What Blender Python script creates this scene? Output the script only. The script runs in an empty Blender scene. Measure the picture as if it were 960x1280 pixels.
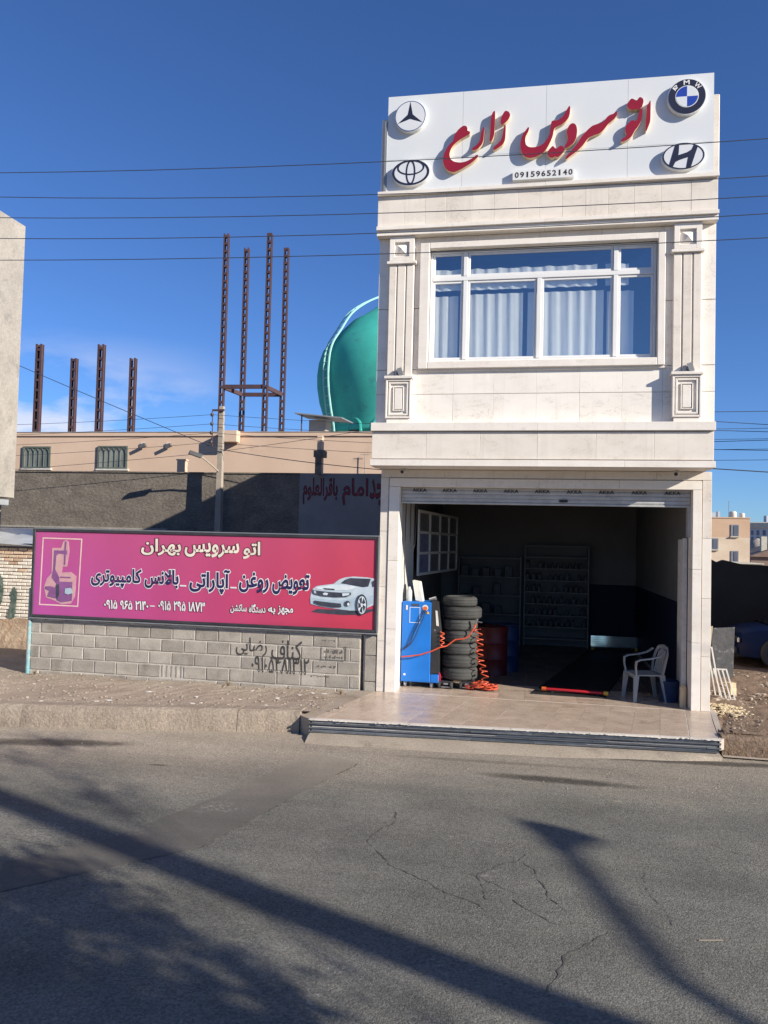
import bpy, math, random
from mathutils import Vector, Matrix
random.seed(7)
R = random.Random(11)
SC = bpy.context.scene
COL = SC.collection
rad = math.radians

# ------------------------------------------------------------------ camera
cam = bpy.data.cameras.new("camera")
cam.sensor_fit = 'VERTICAL'
cam.sensor_height = 36.0
cam.sensor_width = 36.0
cam.lens = 980.0 / 1280.0 * 36.0
cam.clip_start = 0.05
cam.clip_end = 3000
camo = bpy.data.objects.new("camera", cam)
COL.objects.link(camo)
rx = Vector((0.98237101, 0.18526594, 0.02497447))
ry = Vector((0.01754411, 0.04163818, -0.99897871))      # image down
rz = Vector((-0.18611662, 0.98180588, 0.03765381))      # forward
m = Matrix((rx, -ry, -rz)).transposed().to_4x4()
m.translation = Vector((0, -12.5, 2.65))
camo.matrix_world = m
SC.camera = camo

# ------------------------------------------------------------------ sun, sky, exposure
SUN_AZ, SUN_EL = 114.0, 23.6        # azimuth clockwise from +Y (the direction the shop's depth runs)
sd = Vector((math.sin(rad(SUN_AZ)) * math.cos(rad(SUN_EL)), math.cos(rad(SUN_AZ)) * math.cos(rad(SUN_EL)), math.sin(rad(SUN_EL))))
sl = bpy.data.lights.new("sun", 'SUN')
sl.energy = 4.8
sl.angle = rad(0.45)
sl.color = (1.0, 0.925, 0.80)
so = bpy.data.objects.new("sun", sl)
COL.objects.link(so)
so.location = sd * 60
so.rotation_euler = sd.to_track_quat('Z', 'Y').to_euler()

w = bpy.data.worlds.new("World")
SC.world = w
w.use_nodes = True
nt = w.node_tree
nt.nodes.clear()
out = nt.nodes.new('ShaderNodeOutputWorld')
bg = nt.nodes.new('ShaderNodeBackground')
sky = nt.nodes.new('ShaderNodeTexSky')
sky.sky_type = 'NISHITA'
sky.sun_disc = False
sky.sun_elevation = rad(SUN_EL)
sky.sun_rotation = rad(SUN_AZ)
sky.altitude = 1200
sky.air_density = 1.0
sky.dust_density = 0.35
sky.ozone_density = 2.6
bg.inputs['Strength'].default_value = 0.068
# low clouds near the horizon
tcn = nt.nodes.new('ShaderNodeTexCoord')
mp = nt.nodes.new('ShaderNodeMapping'); mp.inputs['Scale'].default_value = (3.2, 3.2, 9.0); mp.inputs['Location'].default_value = (1.3, 2.2, 0.8)
nz = nt.nodes.new('ShaderNodeTexNoise'); nz.inputs['Scale'].default_value = 1.6; nz.inputs['Detail'].default_value = 7; nz.inputs['Roughness'].default_value = 0.55
sx = nt.nodes.new('ShaderNodeSeparateXYZ')
up = nt.nodes.new('ShaderNodeMapRange'); up.inputs[1].default_value = 0.24; up.inputs[2].default_value = 0.10
cr = nt.nodes.new('ShaderNodeMapRange'); cr.inputs[1].default_value = 0.44; cr.inputs[2].default_value = 0.58; cr.inputs[4].default_value = 0.85
mu = nt.nodes.new('ShaderNodeMath'); mu.operation = 'MULTIPLY'
mx = nt.nodes.new('ShaderNodeMix'); mx.data_type = 'RGBA'; mx.inputs[7].default_value = (8.2, 8.0, 8.6, 1)
L = nt.links.new
L(tcn.outputs['Generated'], mp.inputs['Vector']); L(mp.outputs[0], nz.inputs['Vector'])
L(tcn.outputs['Generated'], sx.inputs[0]); L(sx.outputs['Z'], up.inputs[0]); L(nz.outputs[0], cr.inputs[0])
dt = nt.nodes.new('ShaderNodeVectorMath'); dt.operation = 'DOT_PRODUCT'; dt.inputs[1].default_value = (-0.56, 0.82, 0.10)
azm = nt.nodes.new('ShaderNodeMapRange'); azm.inputs[1].default_value = 0.968; azm.inputs[2].default_value = 0.992
mu0 = nt.nodes.new('ShaderNodeMath'); mu0.operation = 'MULTIPLY'
L(tcn.outputs['Generated'], dt.inputs[0]); L(dt.outputs['Value'], azm.inputs[0]); L(azm.outputs[0], mu0.inputs[0]); L(up.outputs[0], mu0.inputs[1])
L(cr.outputs[0], mu.inputs[0]); L(mu0.outputs[0], mu.inputs[1]); L(mu.outputs[0], mx.inputs[0])
hs = nt.nodes.new('ShaderNodeMix'); hs.data_type = 'RGBA'; hs.blend_type = 'MULTIPLY'; hs.inputs[0].default_value = 1.0; hs.inputs[7].default_value = (0.56, 0.83, 1.27, 1)
L(sky.outputs[0], hs.inputs[6]); L(hs.outputs[2], mx.inputs[6]); L(mx.outputs[2], bg.inputs['Color']); L(bg.outputs[0], out.inputs['Surface'])

SC.view_settings.view_transform = 'Standard'
SC.view_settings.look = 'None'
SC.view_settings.gamma = 1
SC.view_settings.exposure = 0.74
SC.render.film_transparent = False
try:
    SC.cycles.max_bounces = 7
    SC.cycles.diffuse_bounces = 4
    SC.cycles.transparent_max_bounces = 12
    SC.cycles.use_denoising = True
except Exception:
    pass

# ------------------------------------------------------------------ materials
def new_mat(name):
    mt = bpy.data.materials.new(name)
    mt.use_nodes = True
    n = mt.node_tree.nodes
    n.clear()
    o = n.new('ShaderNodeOutputMaterial')
    b = n.new('ShaderNodeBsdfPrincipled')
    mt.node_tree.links.new(b.outputs[0], o.inputs[0])
    return mt, n, mt.node_tree.links.new, b

def rgba(c):
    return (c[0], c[1], c[2], 1.0)

def mixc(n, l, fac, a, b, mode='MIX'):
    x = n.new('ShaderNodeMix'); x.data_type = 'RGBA'; x.blend_type = mode
    for s, v in ((0, fac), (6, a), (7, b)):
        if isinstance(v, bpy.types.NodeSocket): l(v, x.inputs[s])
        elif s == 0: x.inputs[0].default_value = v
        else: x.inputs[s].default_value = rgba(v)
    return x.outputs[2]

def mathn(n, l, op, a, b=0.0, clamp=False):
    x = n.new('ShaderNodeMath'); x.operation = op; x.use_clamp = clamp
    for s, v in ((0, a), (1, b)):
        if isinstance(v, bpy.types.NodeSocket): l(v, x.inputs[s])
        else: x.inputs[s].default_value = v
    return x.outputs[0]

def mrange(n, l, v, a, b, c=0.0, d=1.0):
    x = n.new('ShaderNodeMapRange'); l(v, x.inputs[0])
    for i, k in enumerate((a, b, c, d)): x.inputs[i + 1].default_value = k
    return x.outputs[0]

def noise(n, l, vec, scale, detail=5, rough=0.6, dist=0.0):
    x = n.new('ShaderNodeTexNoise'); l(vec, x.inputs['Vector'])
    x.inputs['Scale'].default_value = scale; x.inputs['Detail'].default_value = detail
    x.inputs['Roughness'].default_value = rough; x.inputs['Distortion'].default_value = dist
    return x.outputs[0]

def position(n, l, per_object=False, squash=None):
    g = n.new('ShaderNodeNewGeometry')
    v = g.outputs['Position']
    if squash:
        mpn = n.new('ShaderNodeMapping'); mpn.inputs['Scale'].default_value = squash; l(v, mpn.inputs[0]); v = mpn.outputs[0]
    if per_object:
        oi = n.new('ShaderNodeObjectInfo')
        sc = n.new('ShaderNodeVectorMath'); sc.operation = 'SCALE'; sc.inputs[0].default_value = (37, 53, 71); l(oi.outputs['Random'], sc.inputs['Scale'])
        ad = n.new('ShaderNodeVectorMath'); ad.operation = 'ADD'; l(v, ad.inputs[0]); l(sc.outputs[0], ad.inputs[1]); v = ad.outputs[0]
    return v

def M(name, col, col2=None, scale=3.0, lo=0.35, hi=0.65, fine=0.12, fscale=60, rough=0.7, bump=0.0, bscale=60, rnd=0.0,
      metal=0.0, spec=0.4, squash=None, stain=None, stain_scale=1.2, stain_lo=0.55, rough_var=0.0, coat=0.0, bdist=0.01):
    """a worn surface: two tones in large patches, fine grain, piece-to-piece variation, optional stains and relief"""
    mt, n, l, b = new_mat(name)
    v = position(n, l, rnd > 0, squash)
    col2 = col2 or tuple(c * 0.82 for c in col)
    c = mixc(n, l, mrange(n, l, noise(n, l, v, scale), lo, hi), col, col2)
    if stain:
        c = mixc(n, l, mrange(n, l, noise(n, l, v, stain_scale, 8, 0.65), stain_lo, stain_lo + 0.15), c, stain)
    if fine:
        f = mrange(n, l, noise(n, l, v, fscale, 3, 0.7), 0.3, 0.7, 1 - fine, 1 + fine)
        c = mixc(n, l, 1.0, c, (1, 1, 1), 'MULTIPLY')
        x = n.new('ShaderNodeVectorMath'); x.operation = 'SCALE'; l(c, x.inputs[0]); l(f, x.inputs['Scale']); c = x.outputs[0]
    if rnd:
        oi = n.new('ShaderNodeObjectInfo')
        f = mrange(n, l, oi.outputs['Random'], 0, 1, 1 - rnd, 1 + rnd)
        x = n.new('ShaderNodeVectorMath'); x.operation = 'SCALE'; l(c, x.inputs[0]); l(f, x.inputs['Scale']); c = x.outputs[0]
    l(c, b.inputs['Base Color'])
    b.inputs['Metallic'].default_value = metal
    b.inputs['Specular IOR Level'].default_value = spec
    b.inputs['Coat Weight'].default_value = coat
    if rough_var:
        l(mrange(n, l, noise(n, l, v, scale * 2.3), 0.3, 0.7, max(0.02, rough - rough_var), min(1, rough + rough_var)), b.inputs['Roughness'])
    else:
        b.inputs['Roughness'].default_value = rough
    if bump:
        bp = n.new('ShaderNodeBump'); bp.inputs['Strength'].default_value = bump; bp.inputs['Distance'].default_value = bdist
        l(noise(n, l, v, bscale, 6, 0.65), bp.inputs['Height']); l(bp.outputs[0], b.inputs['Normal'])
    return mt

MT = {}
MT['stone'] = M('travertine', (0.74, 0.695, 0.645), (0.66, 0.605, 0.55), scale=1.8, fine=0.05, fscale=26, rough=0.55, bump=0.08, bscale=50, rnd=0.03, squash=(1, 1, 2.2), stain=(0.50, 0.435, 0.375), stain_scale=4.2, stain_lo=0.64)
MT['stone_trim'] = M('travertine_trim', (0.75, 0.71, 0.665), (0.68, 0.63, 0.58), scale=2.6, fine=0.05, fscale=40, rough=0.5, bump=0.05, bscale=60, rnd=0.025, stain=(0.52, 0.455, 0.395), stain_scale=5.0, stain_lo=0.66)
MT['stone_side'] = M('rough_side_wall', (0.45, 0.39, 0.33), (0.34, 0.29, 0.25), scale=1.4, fine=0.1, rough=0.9, bump=0.3)
MT['joint'] = M('pale_joint_mortar', (0.46, 0.42, 0.38), rough=0.95, fine=0.1)
MT['white_panel'] = M('white_composite_panel', (0.66, 0.675, 0.68), (0.63, 0.65, 0.66), scale=0.8, fine=0.015, rough=0.38, rnd=0.01, spec=0.45)
MT['white_edge'] = M('white_acrylic', (0.74, 0.74, 0.72), (0.70, 0.70, 0.68), fine=0.02, rough=0.3)
MT['red_face'] = M('red_acrylic', (0.29, 0.016, 0.034), (0.25, 0.014, 0.03), scale=2, fine=0.04, rough=0.32)
MT['letter_side'] = M('gold_letter_side', (0.74, 0.56, 0.34), (0.64, 0.47, 0.28), fine=0.05, rough=0.45)
MT['emblem_grey'] = M('silver_face', (0.66, 0.67, 0.69), (0.62, 0.63, 0.65), fine=0.02, rough=0.4)
MT['emblem_dark'] = M('navy_black', (0.022, 0.024, 0.05), (0.016, 0.018, 0.04), fine=0.05, rough=0.4)
MT['emblem_blue'] = M('bright_blue', (0.02, 0.06, 0.38), fine=0.03, rough=0.4)
MT['black_letter'] = M('black_print', (0.03, 0.03, 0.035), fine=0.03, rough=0.6)
MT['pvc'] = M('white_window_profile', (0.76, 0.75, 0.73), (0.72, 0.71, 0.69), fine=0.02, rough=0.35)
MT['curtain'] = M('white_curtain', (0.88, 0.87, 0.83), (0.84, 0.83, 0.79), scale=6, fine=0.03, fscale=120, rough=0.9)
MT['room'] = M('room_plaster', (0.30, 0.29, 0.27), rough=0.9)
MT['shutter'] = M('galvanised_shutter', (0.55, 0.55, 0.54), (0.44, 0.44, 0.43), scale=5, fine=0.08, rough=0.5, metal=0.25, stain=(0.25, 0.22, 0.19), stain_scale=6, stain_lo=0.62)
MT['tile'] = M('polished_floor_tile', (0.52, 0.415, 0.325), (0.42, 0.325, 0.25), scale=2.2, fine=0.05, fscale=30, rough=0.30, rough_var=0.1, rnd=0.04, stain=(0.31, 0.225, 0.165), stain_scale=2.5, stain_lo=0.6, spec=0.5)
MT['tile_shaded'] = M('shaded_garage_tile', (0.17, 0.135, 0.11), (0.11, 0.09, 0.075), scale=1.4, fine=0.08, fscale=30, rough=0.4, rough_var=0.15, rnd=0.06)  # the floor tile again, its colour darkened to imitate shade deeper in the garage
MT['tile_joint'] = M('white_tile_joint', (0.62, 0.57, 0.51), fine=0.1, rough=0.8)
MT['apron'] = M('dust_covered_concrete', (0.36, 0.305, 0.24), (0.31, 0.26, 0.20), scale=2.0, fine=0.2, fscale=45, rough=0.95, bump=0.6, bscale=30, stain=(0.20, 0.165, 0.13), stain_scale=1.3, stain_lo=0.58)
MT['riser_black'] = M('dark_granite_strip', (0.035, 0.04, 0.055), (0.055, 0.062, 0.08), scale=6, fine=0.2, rough=0.45, rnd=0.25)
MT['riser_grey'] = M('grey_granite_strip', (0.10, 0.107, 0.12), (0.055, 0.06, 0.07), scale=5, fine=0.2, rough=0.6, rnd=0.3)
MT['concrete'] = M('dusty_concrete', (0.35, 0.295, 0.235), (0.29, 0.24, 0.19), scale=1.5, fine=0.18, fscale=50, rough=0.95, bump=0.5, bscale=35, stain=(0.21, 0.17, 0.13), stain_scale=1.6, stain_lo=0.56)
MT['kerb'] = M('weathered_kerb', (0.315, 0.26, 0.205), (0.25, 0.20, 0.155), scale=2.2, fine=0.25, fscale=38, rough=0.95, bump=0.9, bscale=26, rnd=0.05, stain=(0.41, 0.375, 0.33), stain_scale=2.2, stain_lo=0.63, bdist=0.02)
MT['block'] = M('cement_block', (0.41, 0.37, 0.315), (0.32, 0.285, 0.24), scale=3, fine=0.18, fscale=60, rough=0.95, bump=0.7, bscale=55, rnd=0.17, stain=(0.25, 0.215, 0.175), stain_scale=2.2, stain_lo=0.56)
MT['block_mortar'] = M('sandy_mortar', (0.56, 0.52, 0.45), (0.42, 0.38, 0.32), scale=5, fine=0.2, rough=0.95, bump=0.7, bscale=40)
MT['brick_white'] = M('whitewashed_brick', (0.74, 0.69, 0.61), (0.60, 0.53, 0.44), scale=5, fine=0.15, rough=0.95, bump=0.6, rnd=0.08, stain=(0.44, 0.30, 0.21), stain_scale=3.0, stain_lo=0.64)
MT['brick_raw'] = M('raw_brick', (0.46, 0.30, 0.20), (0.55, 0.44, 0.33), scale=3, fine=0.18, rough=0.95, bump=0.6, rnd=0.15)
MT['brick_joint'] = M('brick_joint', (0.20, 0.16, 0.125), fine=0.2, rough=1.0)
MT['mud'] = M('brown_plinth_render', (0.33, 0.225, 0.15), (0.42, 0.33, 0.24), scale=2.5, fine=0.25, fscale=30, rough=1.0, bump=1.0, bscale=20, bdist=0.03)
MT['graffiti_green'] = M('dark_green_spray', (0.05, 0.085, 0.07), (0.17, 0.20, 0.17), scale=9, fine=0.35, fscale=30, rough=0.95, lo=0.4, hi=0.7)
MT['spray'] = M('black_spray', (0.035, 0.033, 0.03), (0.07, 0.065, 0.058), scale=14, fine=0.3, rough=0.95)
MT['stencil'] = M('faded_stencil', (0.10, 0.095, 0.085), (0.17, 0.155, 0.135), scale=20, fine=0.3, rough=0.95)
MT['sheet_metal'] = M('galvanised_sheet', (0.50, 0.53, 0.55), (0.40, 0.42, 0.44), scale=2, fine=0.05, rough=0.45, metal=0.35)
MT['turquoise'] = M('turquoise_paint', (0.13, 0.34, 0.38), (0.34, 0.36, 0.34), scale=9, fine=0.2, rough=0.7, stain=(0.22, 0.11, 0.06), stain_scale=6, stain_lo=0.62)
MT['black_frame'] = M('black_steel_frame', (0.03, 0.03, 0.035), (0.05, 0.05, 0.055), fine=0.1, rough=0.5)
MT['grey_frame'] = M('zinc_edge', (0.30, 0.31, 0.32), fine=0.1, rough=0.5, metal=0.3)
MT['cream_print'] = M('cream_print', (0.80, 0.74, 0.60), fine=0.02, rough=0.5)
MT['white_print'] = M('white_print', (0.78, 0.76, 0.76), fine=0.02, rough=0.5)
MT['navy_print'] = M('navy_print', (0.022, 0.02, 0.085), fine=0.02, rough=0.5)
MT['dark_print'] = M('dark_maroon_print', (0.10, 0.015, 0.035), fine=0.02, rough=0.5)
MT['car_silver'] = M('print_silver', (0.52, 0.60, 0.65), (0.43, 0.51, 0.57), scale=9, fine=0.02, rough=0.5)
MT['car_light'] = M('print_pale_silver', (0.70, 0.75, 0.77), (0.58, 0.65, 0.69), scale=8, fine=0.02, rough=0.5)
MT['car_mid'] = M('print_grey_blue', (0.33, 0.42, 0.49), (0.42, 0.51, 0.58), scale=7, fine=0.02, rough=0.5)
MT['car_dark'] = M('print_charcoal', (0.035, 0.04, 0.055), (0.06, 0.065, 0.085), scale=9, fine=0.02, rough=0.5)
MT['print_purple'] = M('print_purple', (0.19, 0.075, 0.20), (0.26, 0.10, 0.26), scale=9, fine=0.02, rough=0.5)
MT['print_pinkline'] = M('print_pink_line', (0.78, 0.52, 0.50), fine=0.02, rough=0.5)
MT['print_glow'] = M('print_cream_halo', (0.52, 0.27, 0.33), (0.58, 0.36, 0.33), scale=8, fine=0.02, rough=0.5)
MT['tan_render'] = M('tan_render', (0.64, 0.475, 0.355), (0.585, 0.425, 0.31), scale=0.5, fine=0.05, fscale=20, rough=0.9, bump=0.15, bscale=15, stain=(0.52, 0.375, 0.28), stain_scale=0.7, stain_lo=0.6)
MT['tan_trim'] = M('parapet_cap', (0.42, 0.36, 0.31), (0.30, 0.26, 0.22), scale=2, fine=0.1, rough=0.9)
MT['dark_wall'] = M('sooty_render_wall', (0.20, 0.173, 0.143), (0.14, 0.12, 0.10), scale=1.4, fine=0.3, fscale=9, rough=1.0, bump=1.0, bscale=7, squash=(1, 1, 1.6), stain=(0.25, 0.225, 0.19), stain_scale=1.1, stain_lo=0.62, bdist=0.03)
MT['grey_paint'] = M('grey_painted_wall', (0.27, 0.262, 0.262), (0.225, 0.218, 0.218), scale=1.5, fine=0.08, rough=0.9, bump=0.2)
MT['red_paint'] = M('dark_red_paint', (0.26, 0.045, 0.06), (0.19, 0.035, 0.05), scale=6, fine=0.15, rough=0.9)
MT['dome'] = M('turquoise_dome', (0.055, 0.45, 0.365), (0.05, 0.36, 0.30), scale=0.5, fine=0.06, fscale=10, rough=0.8, bump=0.2, bscale=6, stain=(0.05, 0.27, 0.25), stain_scale=0.9, stain_lo=0.58, spec=0.25)
MT['dome_rib'] = M('pale_turquoise_rail', (0.33, 0.62, 0.57), fine=0.04, rough=0.6)
MT['dark_void'] = M('dark_opening', (0.05, 0.055, 0.06), fine=0.1, rough=0.6)
MT['steel'] = M('red_oxide_steel', (0.062, 0.036, 0.042), (0.085, 0.045, 0.046), scale=2, fine=0.15, rough=0.7)
MT['plaster'] = M('bare_plaster', (0.50, 0.45, 0.38), (0.40, 0.36, 0.31), scale=0.7, fine=0.1, fscale=12, rough=0.95, bump=0.5, bscale=9, stain=(0.30, 0.275, 0.245), stain_scale=0.8, stain_lo=0.58, bdist=0.03)
MT['plaster_grey'] = M('grey_plaster', (0.36, 0.33, 0.29), (0.29, 0.265, 0.235), scale=1.0, fine=0.12, fscale=14, rough=0.95, bump=0.6, bscale=9, stain=(0.22, 0.205, 0.185), stain_scale=1.5, stain_lo=0.56, bdist=0.03)
MT['pole'] = M('concrete_pole', (0.40, 0.345, 0.28), (0.32, 0.275, 0.225), scale=2, fine=0.15, rough=0.9, bump=0.3)
MT['wire'] = M('dull_wire', (0.05, 0.058, 0.08), fine=0.05, rough=0.6)
MT['dirt'] = M('sandy_dirt', (0.375, 0.31, 0.245), (0.315, 0.255, 0.20), scale=1.3, fine=0.3, fscale=34, rough=1.0, bump=1.0, bscale=30, stain=(0.24, 0.185, 0.14), stain_scale=1.4, stain_lo=0.57, bdist=0.03)
MT['dirt_dark'] = M('brown_yard_dirt', (0.215, 0.15, 0.105), (0.155, 0.105, 0.072), scale=1.5, fine=0.3, fscale=28, rough=1.0, bump=1.0, bscale=22, stain=(0.29, 0.215, 0.155), stain_scale=1.7, stain_lo=0.58, bdist=0.03)
MT['earth'] = M('dry_earth', (0.27, 0.21, 0.155), (0.22, 0.165, 0.12), scale=0.2, fine=0.2, rough=1.0)
MT['pebble'] = M('pebbles', (0.36, 0.305, 0.245), (0.24, 0.195, 0.15), scale=14, fine=0.2, rough=0.95)
MT['chip'] = M('pale_wood_chip', (0.62, 0.52, 0.34), (0.50, 0.39, 0.24), scale=20, fine=0.2, rough=0.9)
MT['rubble'] = M('plaster_rubble', (0.44, 0.37, 0.30), (0.30, 0.225, 0.17), scale=12, fine=0.2, rough=0.95)
MT['straw'] = M('dry_straw', (0.32, 0.22, 0.135), (0.22, 0.145, 0.085), scale=20, fine=0.2, rough=1.0)
MT['blue_paint'] = M('blue_enamel', (0.012, 0.16, 0.56), (0.012, 0.145, 0.50), scale=3, fine=0.03, rough=0.35, spec=0.5)
MT['black_plastic'] = M('black_plastic', (0.022, 0.022, 0.024), (0.035, 0.035, 0.037), fine=0.1, rough=0.5)
MT['rubber'] = M('tyre_rubber', (0.045, 0.046, 0.044), (0.06, 0.06, 0.056), scale=8, fine=0.12, fscale=90, rough=0.8, bump=0.3, bscale=120, rnd=0.2)
MT['hose'] = M('orange_hose', (0.55, 0.085, 0.035), (0.48, 0.07, 0.03), scale=10, fine=0.05, rough=0.4)
MT['red_drum'] = M('red_drum_paint', (0.10, 0.009, 0.012), (0.07, 0.007, 0.009), scale=3, fine=0.1, rough=0.5)
MT['blue_drum'] = M('blue_drum_paint', (0.010, 0.034, 0.10), (0.008, 0.026, 0.08), scale=3, fine=0.1, rough=0.5)
MT['red_bar'] = M('red_bar_paint', (0.50, 0.02, 0.03), (0.40, 0.016, 0.024), scale=6, fine=0.08, rough=0.4)
MT['yellow'] = M('yellow_cap', (0.75, 0.42, 0.05), fine=0.06, rough=0.4)
MT['orange'] = M('orange_knob', (0.65, 0.14, 0.03), fine=0.06, rough=0.4)
MT['chair'] = M('white_chair_plastic', (0.36, 0.36, 0.345), (0.31, 0.31, 0.295), scale=4, fine=0.05, rough=0.42)
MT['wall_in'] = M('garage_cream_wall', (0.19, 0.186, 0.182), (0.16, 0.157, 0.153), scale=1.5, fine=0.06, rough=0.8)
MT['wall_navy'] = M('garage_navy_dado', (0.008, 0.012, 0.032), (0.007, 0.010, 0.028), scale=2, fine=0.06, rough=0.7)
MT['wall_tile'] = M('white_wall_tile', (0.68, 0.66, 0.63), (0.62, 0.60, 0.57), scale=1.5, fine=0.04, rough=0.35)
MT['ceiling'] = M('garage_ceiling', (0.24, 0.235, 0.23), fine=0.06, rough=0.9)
MT['shelf'] = M('grey_white_shelf', (0.24, 0.235, 0.23), (0.20, 0.195, 0.19), fine=0.06, rough=0.5)
MT['bottle'] = M('oil_bottle_plastic', (0.05, 0.05, 0.055), (0.025, 0.025, 0.03), scale=9, fine=0.1, rough=0.4, rnd=0.5)
MT['picture'] = M('dark_pictures', (0.10, 0.105, 0.135), (0.19, 0.185, 0.20), scale=14, fine=0.4, fscale=30, rough=0.3)
MT['picture_blue'] = M('blue_pictures', (0.09, 0.10, 0.22), (0.26, 0.27, 0.38), scale=16, fine=0.4, fscale=30, rough=0.3)
MT['mat'] = M('black_rubber_mat', (0.014, 0.014, 0.015), (0.02, 0.02, 0.02), fine=0.1, rough=0.6)
MT['polished'] = M('pale_steel_sheet', (0.85, 0.82, 0.74), (0.78, 0.75, 0.67), scale=3, fine=0.02, rough=0.10, metal=0.9, squash=(1, 1, 6))
MT['chrome'] = M('chrome', (0.62, 0.63, 0.64), fine=0.04, rough=0.2, metal=0.9)
MT['clear_bottle'] = M('clear_bottle', (0.45, 0.47, 0.48), fine=0.04, rough=0.15)
MT['paper'] = M('rolled_paper', (0.70, 0.68, 0.63), fine=0.05, rough=0.9)
MT['black_board'] = M('scratched_black_board', (0.04, 0.04, 0.043), (0.055, 0.055, 0.058), scale=5, fine=0.3, fscale=14, rough=0.7, stain=(0.26, 0.26, 0.26), stain_scale=9, stain_lo=0.58)
MT['ply'] = M('pale_plywood', (0.36, 0.31, 0.235), (0.30, 0.25, 0.19), scale=4, fine=0.1, rough=0.9)
MT['frame_white'] = M('white_old_frame', (0.66, 0.63, 0.58), (0.55, 0.52, 0.47), scale=8, fine=0.1, rough=0.8)
MT['car_blue'] = M('navy_car_paint', (0.005, 0.011, 0.05), (0.004, 0.009, 0.04), fine=0.03, rough=0.45, spec=0.25)
MT['glass_dark'] = M('dark_car_glass', (0.02, 0.022, 0.026), fine=0.02, rough=0.08)
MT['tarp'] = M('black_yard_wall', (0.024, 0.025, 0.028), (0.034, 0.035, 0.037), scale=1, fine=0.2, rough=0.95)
MT['far_brick'] = M('pale_brick_facade', (0.60, 0.47, 0.34), (0.68, 0.56, 0.43), scale=0.35, fine=0.06, fscale=6, rough=0.95, squash=(1, 1, 3))
MT['far_brick_top'] = M('tan_brick_facade', (0.54, 0.36, 0.235), (0.58, 0.41, 0.285), scale=0.35, fine=0.08, fscale=6, rough=0.95, squash=(1, 1, 3))
MT['far_white'] = M('pale_stone_tower', (0.50, 0.53, 0.57), (0.46, 0.49, 0.53), fine=0.04, rough=0.7)
MT['far_cream'] = M('cream_cornice', (0.58, 0.55, 0.44), fine=0.04, rough=0.8)
MT['far_glass'] = M('far_window_glass', (0.09, 0.10, 0.125), (0.14, 0.15, 0.18), scale=0.6, fine=0.05, rough=0.15)
MT['far_glass_light'] = M('far_pale_window', (0.27, 0.28, 0.31), (0.20, 0.21, 0.24), scale=0.9, fine=0.05, rough=0.2)
MT['far_red'] = M('rusty_roof', (0.18, 0.11, 0.09), (0.25, 0.19, 0.155), scale=0.6, fine=0.1, rough=0.9)
MT['win_grille'] = M('olive_grille', (0.13, 0.15, 0.125), fine=0.1, rough=0.6)
MT['win_inner'] = M('pane_with_curtain', (0.10, 0.115, 0.10), (0.26, 0.27, 0.23), scale=2.4, fine=0.1, rough=0.15, squash=(1, 1, 0.25))
MT['bark'] = M('tree_bark', (0.11, 0.085, 0.065), (0.07, 0.055, 0.042), scale=5, fine=0.2, rough=1.0, bump=0.8, bscale=12)
MT['leaf'] = M('leaves', (0.055, 0.085, 0.03), (0.085, 0.11, 0.04), scale=3, fine=0.2, rough=0.7)
MT['lamp'] = M('lamp_housing', (0.12, 0.125, 0.13), fine=0.05, rough=0.5)
MT['insulator'] = M('brown_insulator', (0.06, 0.04, 0.035), fine=0.05, rough=0.3)
MT['neighbour'] = M('neighbour_render', (0.40, 0.35, 0.29), (0.34, 0.295, 0.245), scale=0.6, fine=0.1, rough=0.95)
MT['crack'] = M('crack_fill', (0.062, 0.057, 0.05), (0.10, 0.09, 0.08), scale=12, fine=0.2, rough=1.0)

def stone_mat(name, a, b2, scale, rnd, vein, streak):
    mt, n, l, b = new_mat(name)
    v = position(n, l, True, (1, 1, 1.8)); pz = position(n, l)
    c = mixc(n, l, mrange(n, l, noise(n, l, v, scale, 7, 0.62), 0.33, 0.67), a, b2)
    # fine veins, broken up into short runs
    q = noise(n, l, v, 3.1, 9, 0.68, 1.2)
    band = mrange(n, l, mathn(n, l, 'ABSOLUTE', mathn(n, l, 'SUBTRACT', q, 0.5)), 0.0, 0.016, 1.0, 0.0)
    band = mathn(n, l, 'MULTIPLY', band, mrange(n, l, noise(n, l, v, 1.7, 3), 0.48, 0.62))
    c = mixc(n, l, mathn(n, l, 'MULTIPLY', band, vein), c, (0.40, 0.335, 0.28))
    # clouded brown patches and pits
    c = mixc(n, l, mrange(n, l, noise(n, l, v, 4.4, 9, 0.7), 0.60, 0.78, 0.0, 0.6), c, (0.55, 0.48, 0.41))
    c = mixc(n, l, mrange(n, l, noise(n, l, v, 19, 4, 0.6), 0.69, 0.75, 0.0, 0.8), c, (0.36, 0.31, 0.265))
    # dirt washed down the face by rain
    mp_ = n.new('ShaderNodeMapping'); mp_.inputs['Scale'].default_value = (9, 9, 0.5); l(pz, mp_.inputs[0])
    st_ = mrange(n, l, noise(n, l, mp_.outputs[0], 1.0, 6, 0.7), 0.52, 0.78, 0.0, streak)
    c = mixc(n, l, st_, c, (0.40, 0.35, 0.30))
    oi = n.new('ShaderNodeObjectInfo'); f = mrange(n, l, oi.outputs['Random'], 0, 1, 1 - rnd, 1 + rnd)
    x = n.new('ShaderNodeVectorMath'); x.operation = 'SCALE'; l(c, x.inputs[0]); l(f, x.inputs['Scale'])
    l(x.outputs[0], b.inputs['Base Color']); b.inputs['Specular IOR Level'].default_value = 0.35
    l(mrange(n, l, noise(n, l, v, 6), 0.3, 0.7, 0.42, 0.62), b.inputs['Roughness'])
    bp = n.new('ShaderNodeBump'); bp.inputs['Strength'].default_value = 0.1; bp.inputs['Distance'].default_value = 0.01
    l(noise(n, l, v, 45, 6, 0.65), bp.inputs['Height']); l(bp.outputs[0], b.inputs['Normal'])
    return mt
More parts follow.
